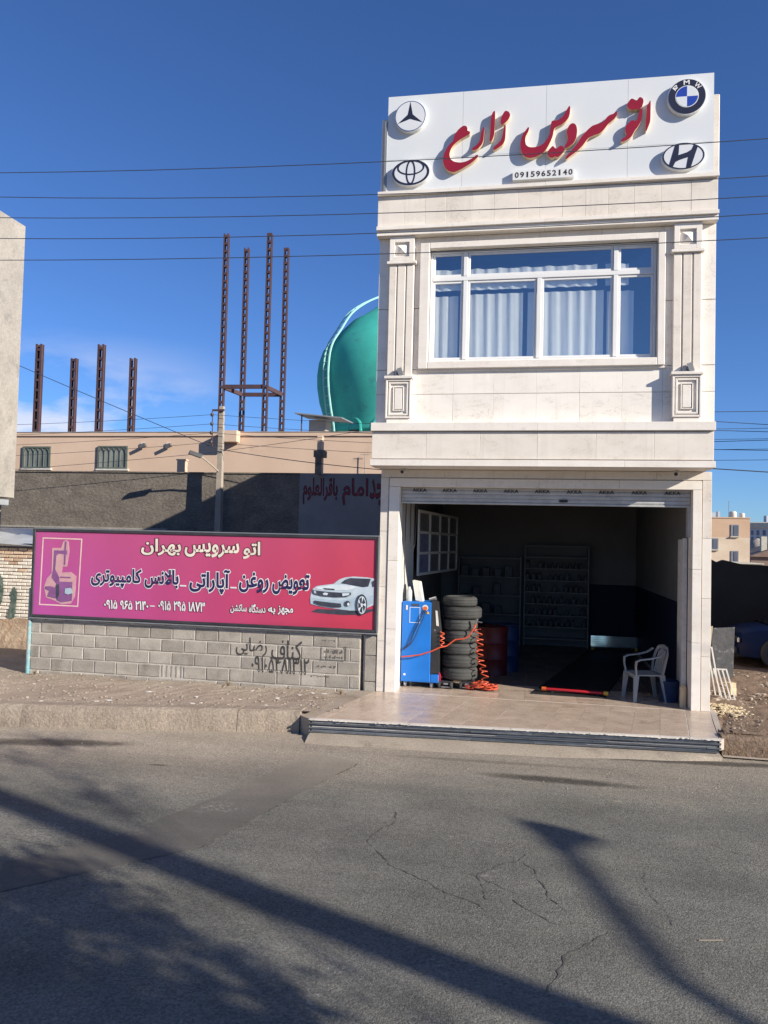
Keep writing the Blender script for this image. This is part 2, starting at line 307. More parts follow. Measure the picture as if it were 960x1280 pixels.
MT['stone'] = stone_mat('travertine', (0.76, 0.695, 0.61), (0.68, 0.61, 0.525), 1.7, 0.035, 0.6, 0.28)
MT['stone_light'] = stone_mat('pale_travertine', (0.85, 0.80, 0.725), (0.785, 0.725, 0.645), 1.7, 0.03, 0.6, 0.2)
MT['stone_trim'] = stone_mat('travertine_trim', (0.81, 0.755, 0.68), (0.745, 0.68, 0.60), 2.4, 0.03, 0.45, 0.22)

def banner_mat():
    mt, n, l, b = new_mat('banner_print')
    g = n.new('ShaderNodeNewGeometry'); s = n.new('ShaderNodeSeparateXYZ'); l(g.outputs['Position'], s.inputs[0])
    f = mrange(n, l, s.outputs['X'], -8.4, -3.0)
    rp = n.new('ShaderNodeValToRGB'); l(f, rp.inputs[0])
    rp.color_ramp.elements[0].color = (0.43, 0.075, 0.29, 1); rp.color_ramp.elements[1].color = (0.51, 0.042, 0.08, 1)
    e = rp.color_ramp.elements.new(0.45); e.color = (0.46, 0.062, 0.185, 1)
    up_ = mrange(n, l, s.outputs['Z'], 1.7, 2.7)
    c = mixc(n, l, mathn(n, l, 'MULTIPLY', up_, 0.4), rp.outputs[0], (0.50, 0.09, 0.165))
    fold = n.new('ShaderNodeTexWave'); fold.inputs['Scale'].default_value = 0.35; fold.inputs['Distortion'].default_value = 3.0
    l(g.outputs['Position'], fold.inputs['Vector'])
    bp = n.new('ShaderNodeBump'); bp.inputs['Strength'].default_value = 0.25; bp.inputs['Distance'].default_value = 0.02
    l(fold.outputs[1], bp.inputs['Height']); l(bp.outputs[0], b.inputs['Normal'])
    l(c, b.inputs['Base Color']); b.inputs['Roughness'].default_value = 0.5
    return mt
MT['banner'] = banner_mat()

def glass_mat():
    mt = bpy.data.materials.new('reflective_window_glass'); mt.use_nodes = True
    n = mt.node_tree.nodes; n.clear(); l = mt.node_tree.links.new
    o = n.new('ShaderNodeOutputMaterial'); t = n.new('ShaderNodeBsdfTransparent'); t.inputs[0].default_value = (0.93, 0.97, 0.96, 1)
    g = n.new('ShaderNodeBsdfGlossy'); g.inputs['Roughness'].default_value = 0.015; g.inputs['Color'].default_value = (1.0, 1.0, 1.0, 1)
    mx_ = n.new('ShaderNodeMixShader'); lw = n.new('ShaderNodeLayerWeight'); lw.inputs[0].default_value = 0.35
    f = mrange(n, l, lw.outputs['Fresnel'], 0.0, 1.0, 0.36, 0.52)
    l(f, mx_.inputs[0]); l(t.outputs[0], mx_.inputs[1]); l(g.outputs[0], mx_.inputs[2]); l(mx_.outputs[0], o.inputs[0])
    return mt
MT['glass'] = glass_mat()

def asphalt_mat(name, patch=False):
    mt, n, l, b = new_mat(name)
    v = position(n, l)
    s = n.new('ShaderNodeSeparateXYZ'); l(v, s.inputs[0])
    base = (0.168, 0.162, 0.140) if not patch else (0.128, 0.119, 0.106)
    dark = (0.115, 0.112, 0.099) if not patch else (0.112, 0.105, 0.094)
    c = mixc(n, l, mrange(n, l, noise(n, l, v, 0.9, 9, 0.72), 0.34, 0.66), base, dark)
    # brown dust carried in from the verge, thinning out across the road
    d = mathn(n, l, 'ADD', mathn(n, l, 'MULTIPLY', s.outputs['X'], -0.17), s.outputs['Y'])
    d = mathn(n, l, 'ADD', d, mathn(n, l, 'MULTIPLY', noise(n, l, v, 0.7, 6, 0.6), 2.2))
    c = mixc(n, l, mrange(n, l, d, -3.3, -0.6, 0.0, 0.92), c, (0.38, 0.32, 0.25))
    # lanes polished by tyres, running along the road
    mpl = n.new('ShaderNodeMapping'); mpl.inputs['Rotation'].default_value = (0, 0, -0.196); mpl.inputs['Scale'].default_value = (0.10, 1.1, 1); l(v, mpl.inputs[0])
    ln = n.new('ShaderNodeVectorMath'); ln.operation = 'SCALE'; l(c, ln.inputs[0]); l(mrange(n, l, noise(n, l, mpl.outputs[0], 1.0, 4, 0.55), 0.3, 0.7, 0.82, 1.17), ln.inputs['Scale']); c = ln.outputs[0]
    # dark damp / oil stains
    for (cx, cy, ax, ay, st, tilt) in ((0.36, -3.30, 0.95, 0.135, 0.85, -0.02), (-5.95, -3.40, 1.1, 0.2, 0.8, 0.2), (2.3, -2.05, 1.5, 0.12, 0.8, 0.1), (-4.2, -3.95, 0.12, 0.03, 0.8, 0.1), (-0.3, -2.75, 1.6, 0.07, 0.3, 0.04)):
        dx = mathn(n, l, 'SUBTRACT', s.outputs['X'], cx)
        dy = mathn(n, l, 'SUBTRACT', mathn(n, l, 'SUBTRACT', s.outputs['Y'], cy), mathn(n, l, 'MULTIPLY', dx, tilt))
        e = mathn(n, l, 'ADD', mathn(n, l, 'POWER', mathn(n, l, 'DIVIDE', dx, ax), 2.0), mathn(n, l, 'POWER', mathn(n, l, 'DIVIDE', dy, ay), 2.0))
        e = mathn(n, l, 'ADD', e, mathn(n, l, 'MULTIPLY', noise(n, l, v, 5.0, 5, 0.7), 1.4))
        c = mixc(n, l, mrange(n, l, e, 0.95, 1.9, st, 0.0), c, (0.045, 0.038, 0.032))
    # pale scuffs of dried cement
    sc = mathn(n, l, 'MULTIPLY', mrange(n, l, noise(n, l, v, 1.1, 4, 0.6), 0.60, 0.70), mrange(n, l, noise(n, l, v, 22, 4, 0.8), 0.5, 0.64))
    c = mixc(n, l, mathn(n, l, 'MULTIPLY', sc, 0.62), c, (0.36, 0.345, 0.31))
    # aggregate
    vo = n.new('ShaderNodeTexVoronoi'); vo.inputs['Scale'].default_value = 76 if not patch else 130; l(v, vo.inputs['Vector'])
    vr = n.new('ShaderNodeSeparateColor'); l(vo.outputs['Color'], vr.inputs[0])
    f = mrange(n, l, vr.outputs[0], 0, 1, 0.70, 1.30) if not patch else mrange(n, l, vr.outputs[0], 0, 1, 0.92, 1.08)
    x = n.new('ShaderNodeVectorMath'); x.operation = 'SCALE'; l(c, x.inputs[0]); l(f, x.inputs['Scale'])
    f2 = mrange(n, l, noise(n, l, v, 34, 5, 0.75), 0.3, 0.7, 0.84, 1.17)
    y = n.new('ShaderNodeVectorMath'); y.operation = 'SCALE'; l(x.outputs[0], y.inputs[0]); l(f2, y.inputs['Scale'])
    l(y.outputs[0], b.inputs['Base Color'])
    b.inputs['Roughness'].default_value = 0.92; b.inputs['Specular IOR Level'].default_value = 0.25
    h = mathn(n, l, 'ADD', mathn(n, l, 'MULTIPLY', vo.outputs['Distance'], -0.7), mathn(n, l, 'MULTIPLY', noise(n, l, v, 45, 6, 0.7), 1.2))
    bp = n.new('ShaderNodeBump'); bp.inputs['Strength'].default_value = 0.45 if not patch else 0.25; bp.inputs['Distance'].default_value = 0.012
    l(h, bp.inputs['Height']); l(bp.outputs[0], b.inputs['Normal'])
    return mt
MT['asphalt'] = asphalt_mat('worn_asphalt')
MT['asphalt_patch'] = asphalt_mat('smooth_asphalt_patch', True)

# ------------------------------------------------------------------ mesh helpers
ORG = {}
class MB:
    def __init__(s): s.v = []; s.f = []; s.m = []; s.cur = 0
    def add(s, verts, faces):
        o = len(s.v); s.v += [tuple(p) for p in verts]
        for f in faces: s.f.append(tuple(o + i for i in f)); s.m.append(s.cur)
        return s
    def box(s, x0, x1, y0, y1, z0, z1, b=0.0):
        if x0 > x1: x0, x1 = x1, x0
        if y0 > y1: y0, y1 = y1, y0
        if z0 > z1: z0, z1 = z1, z0
        if b <= 0:
            return s.add([(x0, y0, z0), (x1, y0, z0), (x1, y1, z0), (x0, y1, z0), (x0, y0, z1), (x1, y0, z1), (x1, y1, z1), (x0, y1, z1)],
                         [(0, 3, 2, 1), (4, 5, 6, 7), (0, 1, 5, 4), (1, 2, 6, 5), (2, 3, 7, 6), (3, 0, 4, 7)])
        b = min(b, (x1 - x0) * .45, (y1 - y0) * .45, (z1 - z0) * .45)
        P = {}; vs = []
        for ix in (0, 1):
            for iy in (0, 1):
                for iz in (0, 1):
                    X, Y, Z = (x0, x1)[ix], (y0, y1)[iy], (z0, z1)[iz]
                    dx, dy, dz = (b, -b)[ix], (b, -b)[iy], (b, -b)[iz]
                    for a, p in enumerate(((X, Y + dy, Z + dz), (X + dx, Y, Z + dz), (X + dx, Y + dy, Z))):
                        P[(ix, iy, iz, a)] = len(vs); vs.append(p)
        fs = []
        for ax in range(3):
            for sgn in (0, 1):
                def k(u, w_):
                    t = [0, 0, 0]; t[ax] = sgn; t[(ax + 1) % 3] = u; t[(ax + 2) % 3] = w_
                    return P[(t[0], t[1], t[2], ax)]
                q = [k(0, 0), k(1, 0), k(1, 1), k(0, 1)]
                fs.append(q if sgn else q[::-1])
        for ax in range(3):
            u, w_ = (ax + 1) % 3, (ax + 2) % 3
            for su in (0, 1):
                for sw in (0, 1):
                    t0 = [0, 0, 0]; t0[u] = su; t0[w_] = sw; t1 = list(t0); t1[ax] = 1
                    q = [P[tuple(t0) + (u,)], P[tuple(t1) + (u,)], P[tuple(t1) + (w_,)], P[tuple(t0) + (w_,)]]
                    fs.append(q[::-1] if su == sw else q)
        for ix in (0, 1):
            for iy in (0, 1):
                for iz in (0, 1):
                    q = [P[(ix, iy, iz, a)] for a in range(3)]
                    fs.append(q if (ix + iy + iz) % 2 else q[::-1])
        return s.add(vs, fs)
    def obox(s, c, ax, ay, az):
        c, ax, ay, az = map(Vector, (c, ax, ay, az)); vs = []
        for k in (-1, 1):
            for (i, j) in ((-1, -1), (1, -1), (1, 1), (-1, 1)): vs.append(c + ax * i + ay * j + az * k)
        return s.add(vs, [(0, 3, 2, 1), (4, 5, 6, 7), (0, 1, 5, 4), (1, 2, 6, 5), (2, 3, 7, 6), (3, 0, 4, 7)])
    def beam(s, a, b, w_, h, upv=(0, 0, 1)):
        a, b = Vector(a), Vector(b); d = (b - a); n_ = d.normalized(); u = Vector(upv)
        if abs(n_.dot(u)) > .95: u = Vector((0, 1, 0))
        sx_ = n_.cross(u).normalized(); sz_ = sx_.cross(n_).normalized()
        return s.obox((a + b) / 2, d / 2, sx_ * w_ / 2, sz_ * h / 2)
    def tube(s, pts, r, n=8, cap=True):
        pts = [Vector(p) for p in pts]; rs = r if isinstance(r, (list, tuple)) else [r] * len(pts)
        rings = []; prev = None
        for i, p in enumerate(pts):
            t = (pts[min(i + 1, len(pts) - 1)] - pts[max(i - 1, 0)])
            t = t.normalized() if t.length > 1e-9 else Vector((0, 0, 1))
            if prev is None:
                u = Vector((0, 0, 1)) if abs(t.z) < .9 else Vector((1, 0, 0)); u = (u - t * u.dot(t)).normalized()
            else:
                u = prev - t * prev.dot(t); u = u.normalized() if u.length > 1e-6 else t.orthogonal().normalized()
            prev = u; v_ = t.cross(u)
            rings.append([p + (u * math.cos(2 * math.pi * k / n) + v_ * math.sin(2 * math.pi * k / n)) * rs[i] for k in range(n)])
        vs = [q for rg in rings for q in rg]; fs = []
        for i in range(len(pts) - 1):
            for k in range(n): fs.append((i * n + k, i * n + (k + 1) % n, (i + 1) * n + (k + 1) % n, (i + 1) * n + k))
        if cap: fs.append(tuple(range(n))[::-1]); fs.append(tuple((len(pts) - 1) * n + k for k in range(n)))
        return s.add(vs, fs)
    def prism(s, poly, y0, y1):
        """outline in (x, z), from front y0 back to y1"""
        a = sum(poly[i][0] * poly[(i + 1) % len(poly)][1] - poly[(i + 1) % len(poly)][0] * poly[i][1] for i in range(len(poly)))
        if a < 0: poly = poly[::-1]
        n = len(poly); vs = [(x, y0, z) for x, z in poly] + [(x, y1, z) for x, z in poly]
        fs = [tuple(range(n)), tuple(range(2 * n - 1, n - 1, -1))]
        for i in range(n): fs.append((i, n + i, n + (i + 1) % n, (i + 1) % n))
        return s.add(vs, fs)
    def prismz(s, poly, z0, z1):
        a = sum(poly[i][0] * poly[(i + 1) % len(poly)][1] - poly[(i + 1) % len(poly)][0] * poly[i][1] for i in range(len(poly)))
        if a < 0: poly = poly[::-1]
        n = len(poly); vs = [(x, y, z0) for x, y in poly] + [(x, y, z1) for x, y in poly]
        fs = [tuple(range(n))[::-1], tuple(range(n, 2 * n))]
        for i in range(n): fs.append((i, (i + 1) % n, n + (i + 1) % n, n + i))
        return s.add(vs, fs)
    def sheet(s, poly, z):
        return s.add([(x, y, z) for x, y in poly], [tuple(range(len(poly)))])
    def lathe(s, prof, c=(0, 0, 0), n=20, axis='Z'):
        vs = []; fs = []
        for (r_, z) in prof:
            for k in range(n):
                a = 2 * math.pi * k / n; p = (r_ * math.cos(a), r_ * math.sin(a), z)
                if axis == 'Y': p = (p[0], p[2], -p[1])
                if axis == 'X': p = (p[2], p[0], p[1])
                vs.append((c[0] + p[0], c[1] + p[1], c[2] + p[2]))
        for i in range(len(prof) - 1):
            for k in range(n): fs.append((i * n + k, i * n + (k + 1) % n, (i + 1) * n + (k + 1) % n, (i + 1) * n + k))
        if prof[0][0] > 1e-4: fs.append(tuple(range(n))[::-1])
        if prof[-1][0] > 1e-4: fs.append(tuple((len(prof) - 1) * n + k for k in range(n)))
        return s.add(vs, fs)
    def ball(s, c, r_, sq=(1, 1, 1), jit=0.0, seed=0):
        t = 0.5257311; u = 0.8506508
        V = [(-t, 0, u), (t, 0, u), (-t, 0, -u), (t, 0, -u), (0, u, t), (0, u, -t), (0, -u, t), (0, -u, -t), (u, t, 0), (-u, t, 0), (u, -t, 0), (-u, -t, 0)]
        F = [(0, 1, 4), (0, 4, 9), (9, 4, 5), (4, 8, 5), (4, 1, 8), (8, 1, 10), (8, 10, 3), (5, 8, 3), (5, 3, 2), (2, 3, 7), (7, 3, 10), (7, 10, 6), (7, 6, 11), (11, 6, 0), (0, 6, 1), (6, 10, 1), (9, 11, 0), (9, 2, 11), (9, 5, 2), (7, 11, 2)]
        vs = [(c[0] + x * r_ * sq[0] * (1 + R.uniform(-jit, jit)), c[1] + y * r_ * sq[1] * (1 + R.uniform(-jit, jit)), c[2] + z * r_ * sq[2] * (1 + R.uniform(-jit, jit))) for x, y, z in V]
        return s.add(vs, F)
    def mesh(s, name, mats, o=(0, 0, 0), smooth=False):
        me = bpy.data.meshes.new(name)
        me.from_pydata([(x - o[0], y - o[1], z - o[2]) for x, y, z in s.v], [], s.f)
        for mt in (mats if isinstance(mats, (list, tuple)) else [mats]): me.materials.append(MT[mt] if isinstance(mt, str) else mt)
        if any(s.m): me.polygons.foreach_set('material_index', s.m)
        if smooth: me.polygons.foreach_set('use_smooth', [True] * len(me.polygons))
        me.update()
        return me
    def build(s, name, mats, parent=None, smooth=False):
        if parent is not None: o = ORG[parent.name]
        else:
            xs, ys, zs = zip(*s.v); o = ((min(xs) + max(xs)) / 2, (min(ys) + max(ys)) / 2, min(zs))
        ob = bpy.data.objects.new(name, s.mesh(name, mats, o, smooth)); COL.objects.link(ob)
        if parent is not None: ob.parent = parent
        else: ob.location = o
        ORG[ob.name] = o
        if smooth and len(s.f) > 6:
            try:
                md = ob.modifiers.new('edges', 'EDGE_SPLIT'); md.split_angle = rad(40)
            except Exception: pass
        return ob

def thing(name, label, cat, loc=(0, 0, 0), group=None):
    o = bpy.data.objects.new(name, None); COL.objects.link(o); o.location = loc; o.empty_display_size = 0.2
    ORG[o.name] = tuple(loc); return tag(o, label, cat, group)

def tag(o, label, cat, group=None, kind=None):
    if label: o['label'] = label
    if cat: o['category'] = cat
    if group: o['group'] = group
    if kind: o['kind'] = kind
    return o

def struct(o): o['kind'] = 'structure'; return o

def piece(me, name, parent, loc, rz=0.0, scale=None):
    """one more piece of a kind: shares mesh data, placed at a world position under its parent"""
    o = bpy.data.objects.new(name, me); COL.objects.link(o); p = ORG[parent.name]
    o.parent = parent; o.location = (loc[0] - p[0], loc[1] - p[1], loc[2] - p[2]); o.rotation_euler = (0, 0, rz)
    if scale: o.scale = scale
    return o

def copy_tree(root, loc=None, rz=None):
    c = root.copy(); COL.objects.link(c)
    if loc is not None: c.location = loc
    if rz is not None: c.rotation_euler.z = rz
    for ch in root.children:
        d = ch.copy(); COL.objects.link(d); d.parent = c
        for g in ch.children:
            e = g.copy(); COL.objects.link(e); e.parent = d
    return c

def circle(cx, cz, rx_, rz_, n=32, tilt=0.0):
    o = []
    for k in range(n):
        a = 2 * math.pi * k / n; x, z = rx_ * math.cos(a), rz_ * math.sin(a)
        o.append((cx + x * math.cos(tilt) - z * math.sin(tilt), cz + x * math.sin(tilt) + z * math.cos(tilt)))
    return o

# ------------------------------------------------------------------ lettering
FORMS = {'ا': (0xFE8D, 0xFE8E), 'آ': (0xFE81, 0xFE82), 'ب': (0xFE8F, 0xFE90, 0xFE91, 0xFE92), 'پ': (0xFB56, 0xFB57, 0xFB58, 0xFB59), 'ت': (0xFE95, 0xFE96, 0xFE97, 0xFE98),
 'ج': (0xFE9D, 0xFE9E, 0xFE9F, 0xFEA0), 'ح': (0xFEA1, 0xFEA2, 0xFEA3, 0xFEA4), 'د': (0xFEA9, 0xFEAA), 'ر': (0xFEAD, 0xFEAE), 'ز': (0xFEAF, 0xFEB0), 'س': (0xFEB1, 0xFEB2, 0xFEB3, 0xFEB4),
 'ش': (0xFEB5, 0xFEB6, 0xFEB7, 0xFEB8), 'ض': (0xFEBD, 0xFEBE, 0xFEBF, 0xFEC0), 'ع': (0xFEC9, 0xFECA, 0xFECB, 0xFECC), 'غ': (0xFECD, 0xFECE, 0xFECF, 0xFED0), 'ف': (0xFED1, 0xFED2, 0xFED3, 0xFED4),
 'ق': (0xFED5, 0xFED6, 0xFED7, 0xFED8), 'ک': (0xFB8E, 0xFB8F, 0xFB90, 0xFB91), 'گ': (0xFB92, 0xFB93, 0xFB94, 0xFB95), 'ل': (0xFEDD, 0xFEDE, 0xFEDF, 0xFEE0), 'م': (0xFEE1, 0xFEE2, 0xFEE3, 0xFEE4), 'ن': (0xFEE5, 0xFEE6, 0xFEE7, 0xFEE8),
 'ه': (0xFEE9, 0xFEEA, 0xFEEB, 0xFEEC), 'و': (0xFEED, 0xFEEE), 'ی': (0xFBFC, 0xFBFD, 0xFBFE, 0xFBFF), '\u0001': (0xFEFB, 0xFEFC)}
def shape(word):
    word = word.replace('لا', '\u0001'); o = []
    for i, c in enumerate(word):
        if c not in FORMS: o.append(c); continue
        prev = i > 0 and word[i - 1] in FORMS and len(FORMS[word[i - 1]]) == 4
        nxt = len(FORMS[c]) == 4 and i + 1 < len(word) and word[i + 1] in FORMS
        o.append(chr(FORMS[c][(1 if prev else 0) + (2 if nxt else 0)]))
    return ''.join(reversed(o))

def lettering(name, s, x0, x1, z0, z1, y, mat, parent, bold=0.0, ref=None):
    """text as a flat mesh facing the street, fitted into a box on the plane y; every outline is filled on its own so that
    overlapping strokes stay solid; bold grows the strokes (in units of the letter size)"""
    c = bpy.data.curves.new(name, 'FONT'); c.body = s; c.fill_mode = 'NONE'; c.resolution_u = 5
    o = bpy.data.objects.new(name, c); COL.objects.link(o)
    bpy.context.view_layer.update()
    me = bpy.data.meshes.new_from_object(o.evaluated_get(bpy.context.evaluated_depsgraph_get()))
    bpy.data.objects.remove(o); bpy.data.curves.remove(c)
    nb = {}
    for e in me.edges:
        a, b_ = e.vertices; nb.setdefault(a, []).append(b_); nb.setdefault(b_, []).append(a)
    loops = []; seen = set()
    for st in range(len(me.vertices)):
        if st in seen or st not in nb: continue
        lp = [st]; seen.add(st); cur = st
        while True:
            nx_ = [q for q in nb[cur] if q not in seen]
            if not nx_: break
            # keep the direction the outline was drawn in (ascending vertex order)
            cur = min(nx_) if len(lp) == 1 else nx_[0]; seen.add(cur); lp.append(cur)
        P = [Vector((me.vertices[i].co.x, me.vertices[i].co.y)) for i in lp]
        P = [p for i, p in enumerate(P) if (p - P[i - 1]).length > 1e-5]
        if len(P) > 2: loops.append(P)
    bpy.data.meshes.remove(me)
    area = lambda P: .5 * sum(P[i - 1].x * P[i].y - P[i].x * P[i - 1].y for i in range(len(P)))
    def inside(p, P):
        r_ = False
        for i in range(len(P)):
            a, b_ = P[i - 1], P[i]
            if (a.y > p.y) != (b_.y > p.y) and p.x < (b_.x - a.x) * (p.y - a.y) / (b_.y - a.y) + a.x: r_ = not r_
        return r_
    A = [area(P) for P in loops]
    sg = 1 if A[max(range(len(A)), key=lambda i: abs(A[i]))] > 0 else -1
    outer = [i for i in range(len(loops)) if A[i] * sg > 0]; holes = {i: [] for i in outer}
    for i in range(len(loops)):
        if A[i] * sg > 0: continue
        host = [k for k in holes if abs(A[k]) > abs(A[i]) and inside(loops[i][0], loops[k]) and inside(loops[i][len(loops[i]) // 2], loops[k])]
        if host: holes[min(host, key=lambda k: abs(A[k]))].append(i)
        else: outer.append(i); holes[i] = []
    def grow(P, d, sign):
        n = len(P); o_ = []
        for i in range(n):
            t1 = (P[i] - P[i - 1]).normalized(); t2 = (P[(i + 1) % n] - P[i]).normalized()
            n1 = Vector((t1.y, -t1.x)) * sign; n2 = Vector((t2.y, -t2.x)) * sign; m_ = n1 + n2
            m_ = m_.normalized() if m_.length > 1e-4 else n1
            o_.append(P[i] + m_ * d / max(.55, m_.dot(n1)))
        return o_
    G0 = [grow(P, bold if i in holes else bold, (1 if A[i] > 0 else -1) * (1 if i in holes else -1)) for i, P in enumerate(loops)] if bold else loops
    B0 = [p for P in (G0 if ref is None else loops) for p in P]
    ax, bx = min(p.x for p in B0), max(p.x for p in B0); az, bz = min(p.y for p in B0), max(p.y for p in B0)
    kx = (x1 - x0) / (bx - ax); kz = (z1 - z0) / (bz - az); b_ = MB()
    from mathutils.geometry import tessellate_polygon
    for n_, i in enumerate(outer):
        hs_ = [h for h in holes[i] if bold <= 0 or abs(A[h]) > 0]
        hs_ = [h for h in hs_ if area(G0[h]) * A[h] > 0 and abs(area(G0[h])) > .1 * abs(A[h])]
        rings = [[Vector((p.x, p.y, 0)) for p in G0[i]]] + [[Vector((p.x, p.y, 0)) for p in G0[h]] for h in hs_]
        flat_ = [p for r_ in rings for p in r_]
        vs = [((p.x - ax) * kx + x0, y - .00012 * n_, (p.y - az) * kz + z0) for p in flat_]
        fs = []
        for t in tessellate_polygon(rings):
            u, v_, w__ = (flat_[q] for q in t)
            fs.append(tuple(t) if (v_ - u).cross(w__ - u).z > 0 else tuple(t)[::-1])
        b_.add(vs, fs)
    return b_.build(name, mat, parent)

LETTERS=[
[(-1.148,9.087),(-1.105,9.077),(-1.086,9.039),(-1.09,9.003),(-1.047,8.986),(-1.047,8.95),(-1.123,8.912),(-1.207,8.868),(-1.29,8.802),(-1.338,8.733),(-1.358,8.655),(-1.342,8.575),(-1.284,8.528),(-1.185,8.507),(-1.087,8.522),(-1.003,8.566),(-0.934,8.619),(-0.913,8.603),(-0.926,8.568),(-1.002,8.502),(-1.099,8.444),(-1.197,8.393),(-1.281,8.362),(-1.352,8.381),(-1.417,8.436),(-1.455,8.525),(-1.45,8.64),(-1.416,8.724),(-1.361,8.807),(-1.299,8.86),(-1.286,8.946),(-1.238,9.022),(-1.183,9.068)],
[(-0.845,9.05),(-0.828,9.013),(-0.835,8.898),(-0.841,8.827),(-0.861,8.771),(-0.922,8.704),(-0.992,8.687),(-1.017,8.696),(-1.007,8.724),(-0.951,8.763),(-0.91,8.804),(-0.89,8.852),(-0.878,8.945),(-0.861,9.015)],
[(-0.683,9.288),(-0.668,9.258),(-0.668,9.101),(-0.675,8.915),(-0.701,8.831),(-0.729,8.805),(-0.746,8.82),(-0.738,8.934),(-0.735,9.106),(-0.726,9.205),(-0.71,9.254)],
[(-0.512,9.067),(-0.503,9.017),(-0.505,8.903),(-0.51,8.818),(-0.54,8.749),(-0.616,8.697),(-0.664,8.672),(-0.691,8.674),(-0.683,8.716),(-0.624,8.762),(-0.576,8.808),(-0.55,8.878),(-0.54,8.962),(-0.532,9.033)],
[(-0.516,9.275),(-0.457,9.249),(-0.438,9.194),(-0.458,9.142),(-0.512,9.082),(-0.567,9.053),(-0.584,9.087),(-0.576,9.165),(-0.553,9.221)],
[(0.439,9.273),(0.452,9.253),(0.447,9.151),(0.43,9.088),(0.382,9.028),(0.321,8.988),(0.26,8.967),(0.224,8.944),(0.212,8.9),(0.201,8.824),(0.166,8.737),(0.13,8.663),(0.082,8.589),(0.009,8.549),(-0.065,8.516),(-0.139,8.508),(-0.202,8.531),(-0.253,8.586),(-0.279,8.678),(-0.275,8.781),(-0.257,8.858),(-0.221,8.919),(-0.185,8.968),(-0.166,8.993),(-0.151,8.972),(-0.165,8.915),(-0.201,8.853),(-0.209,8.777),(-0.193,8.711),(-0.142,8.675),(-0.068,8.67),(0.006,8.684),(0.068,8.718),(0.116,8.779),(0.152,8.853),(0.163,8.929),(0.168,8.993),(0.179,9.056),(0.21,9.064),(0.259,9.057),(0.308,9.085),(0.356,9.126),(0.391,9.194),(0.415,9.243)],
[(0.204,8.677),(0.248,8.622),(0.29,8.649),(0.314,8.673),(0.366,8.643),(0.376,8.607),(0.367,8.576),(0.329,8.527),(0.28,8.492),(0.243,8.511),(0.207,8.488),(0.158,8.497),(0.126,8.548),(0.131,8.598),(0.167,8.641)],
[(0.48,9.001),(0.523,8.992),(0.552,8.939),(0.558,8.862),(0.547,8.773),(0.515,8.699),(0.449,8.653),(0.385,8.619),(0.373,8.656),(0.411,8.706),(0.423,8.757),(0.416,8.808),(0.403,8.86),(0.414,8.923),(0.444,8.979)],
[(1.121,9.137),(1.134,9.117),(1.128,9.067),(1.099,9.025),(1.058,8.99),(1.004,8.95),(0.963,8.89),(0.916,8.836),(0.868,8.808),(0.802,8.794),(0.736,8.767),(0.7,8.732),(0.653,8.659),(0.593,8.599),(0.545,8.558),(0.473,8.506),(0.407,8.453),(0.391,8.46),(0.406,8.504),(0.46,8.558),(0.532,8.642),(0.579,8.708),(0.627,8.788),(0.674,8.842),(0.722,8.895),(0.782,8.942),(0.854,8.961),(0.926,8.981),(0.961,9.017),(0.991,9.059),(1.032,9.087),(1.08,9.096),(1.104,9.126)],
[(1.339,9.313),(1.393,9.28),(1.411,9.272),(1.452,9.328),(1.5,9.296),(1.508,9.245),(1.495,9.196),(1.478,9.159),(1.425,9.132),(1.377,9.142),(1.342,9.132),(1.294,9.161),(1.272,9.201),(1.281,9.244),(1.31,9.286)],
[(1.484,9.153),(1.496,9.133),(1.491,9.039),(1.474,8.952),(1.428,8.868),(1.393,8.832),(1.37,8.784),(1.335,8.723),(1.276,8.684),(1.217,8.663),(1.187,8.671),(1.202,8.702),(1.252,8.73),(1.275,8.766),(1.251,8.818),(1.252,8.868),(1.273,8.917),(1.308,8.952),(1.344,8.981),(1.403,8.964),(1.426,8.993),(1.443,9.08),(1.46,9.142)],
[(1.6,9.263),(1.609,9.237),(1.608,9.092),(1.607,8.942),(1.581,8.869),(1.553,8.795),(1.537,8.809),(1.543,8.947),(1.553,9.072),(1.556,9.178),(1.577,9.214)],
]
CAR_SHADOW=[(-3.533,1.471),(-3.436,1.522),(-3.044,1.524),(-2.766,1.522),(-2.506,1.56),(-2.485,1.531),(-2.682,1.456),(-3.014,1.442),(-3.363,1.455)]
CAR_BODY=[(-3.544,1.599),(-3.553,1.68),(-3.536,1.803),(-3.502,1.859),(-3.447,1.895),(-3.307,1.92),(-3.167,1.939),(-3.126,1.974),(-3.071,2.016),(-2.975,2.053),(-2.836,2.071),(-2.615,2.065),(-2.487,2.049),(-2.487,1.627),(-2.602,1.569),(-2.766,1.522),(-2.877,1.518),(-3.044,1.531),(-3.296,1.555),(-3.466,1.582)]
CAR_HOOD=[(-3.446,1.877),(-3.167,1.925),(-2.819,1.921),(-2.749,1.899),(-2.941,1.845),(-3.304,1.836),(-3.46,1.854)]
CAR_LOWER=[(-3.551,1.708),(-3.3,1.683),(-3.02,1.674),(-2.868,1.706),(-2.759,1.751),(-2.766,1.529),(-2.877,1.518),(-3.044,1.531),(-3.296,1.555),(-3.466,1.582),(-3.544,1.602)]
CAR_SIDE=[(-2.621,1.743),(-2.491,1.788),(-2.489,1.654),(-2.603,1.609)]
CAR_GLASS=[(-3.042,1.956),(-2.974,2.013),(-2.891,2.045),(-2.546,2.043),(-2.584,1.919),(-2.666,1.905),(-2.819,1.926),(-2.944,1.946)]
CAR_SIDEGLASS=[(-2.528,1.998),(-2.488,2.022),(-2.488,1.922),(-2.512,1.91)]
CAR_SCOOP=[(-3.34,1.868),(-3.151,1.861),(-3.139,1.842),(-3.304,1.844)]
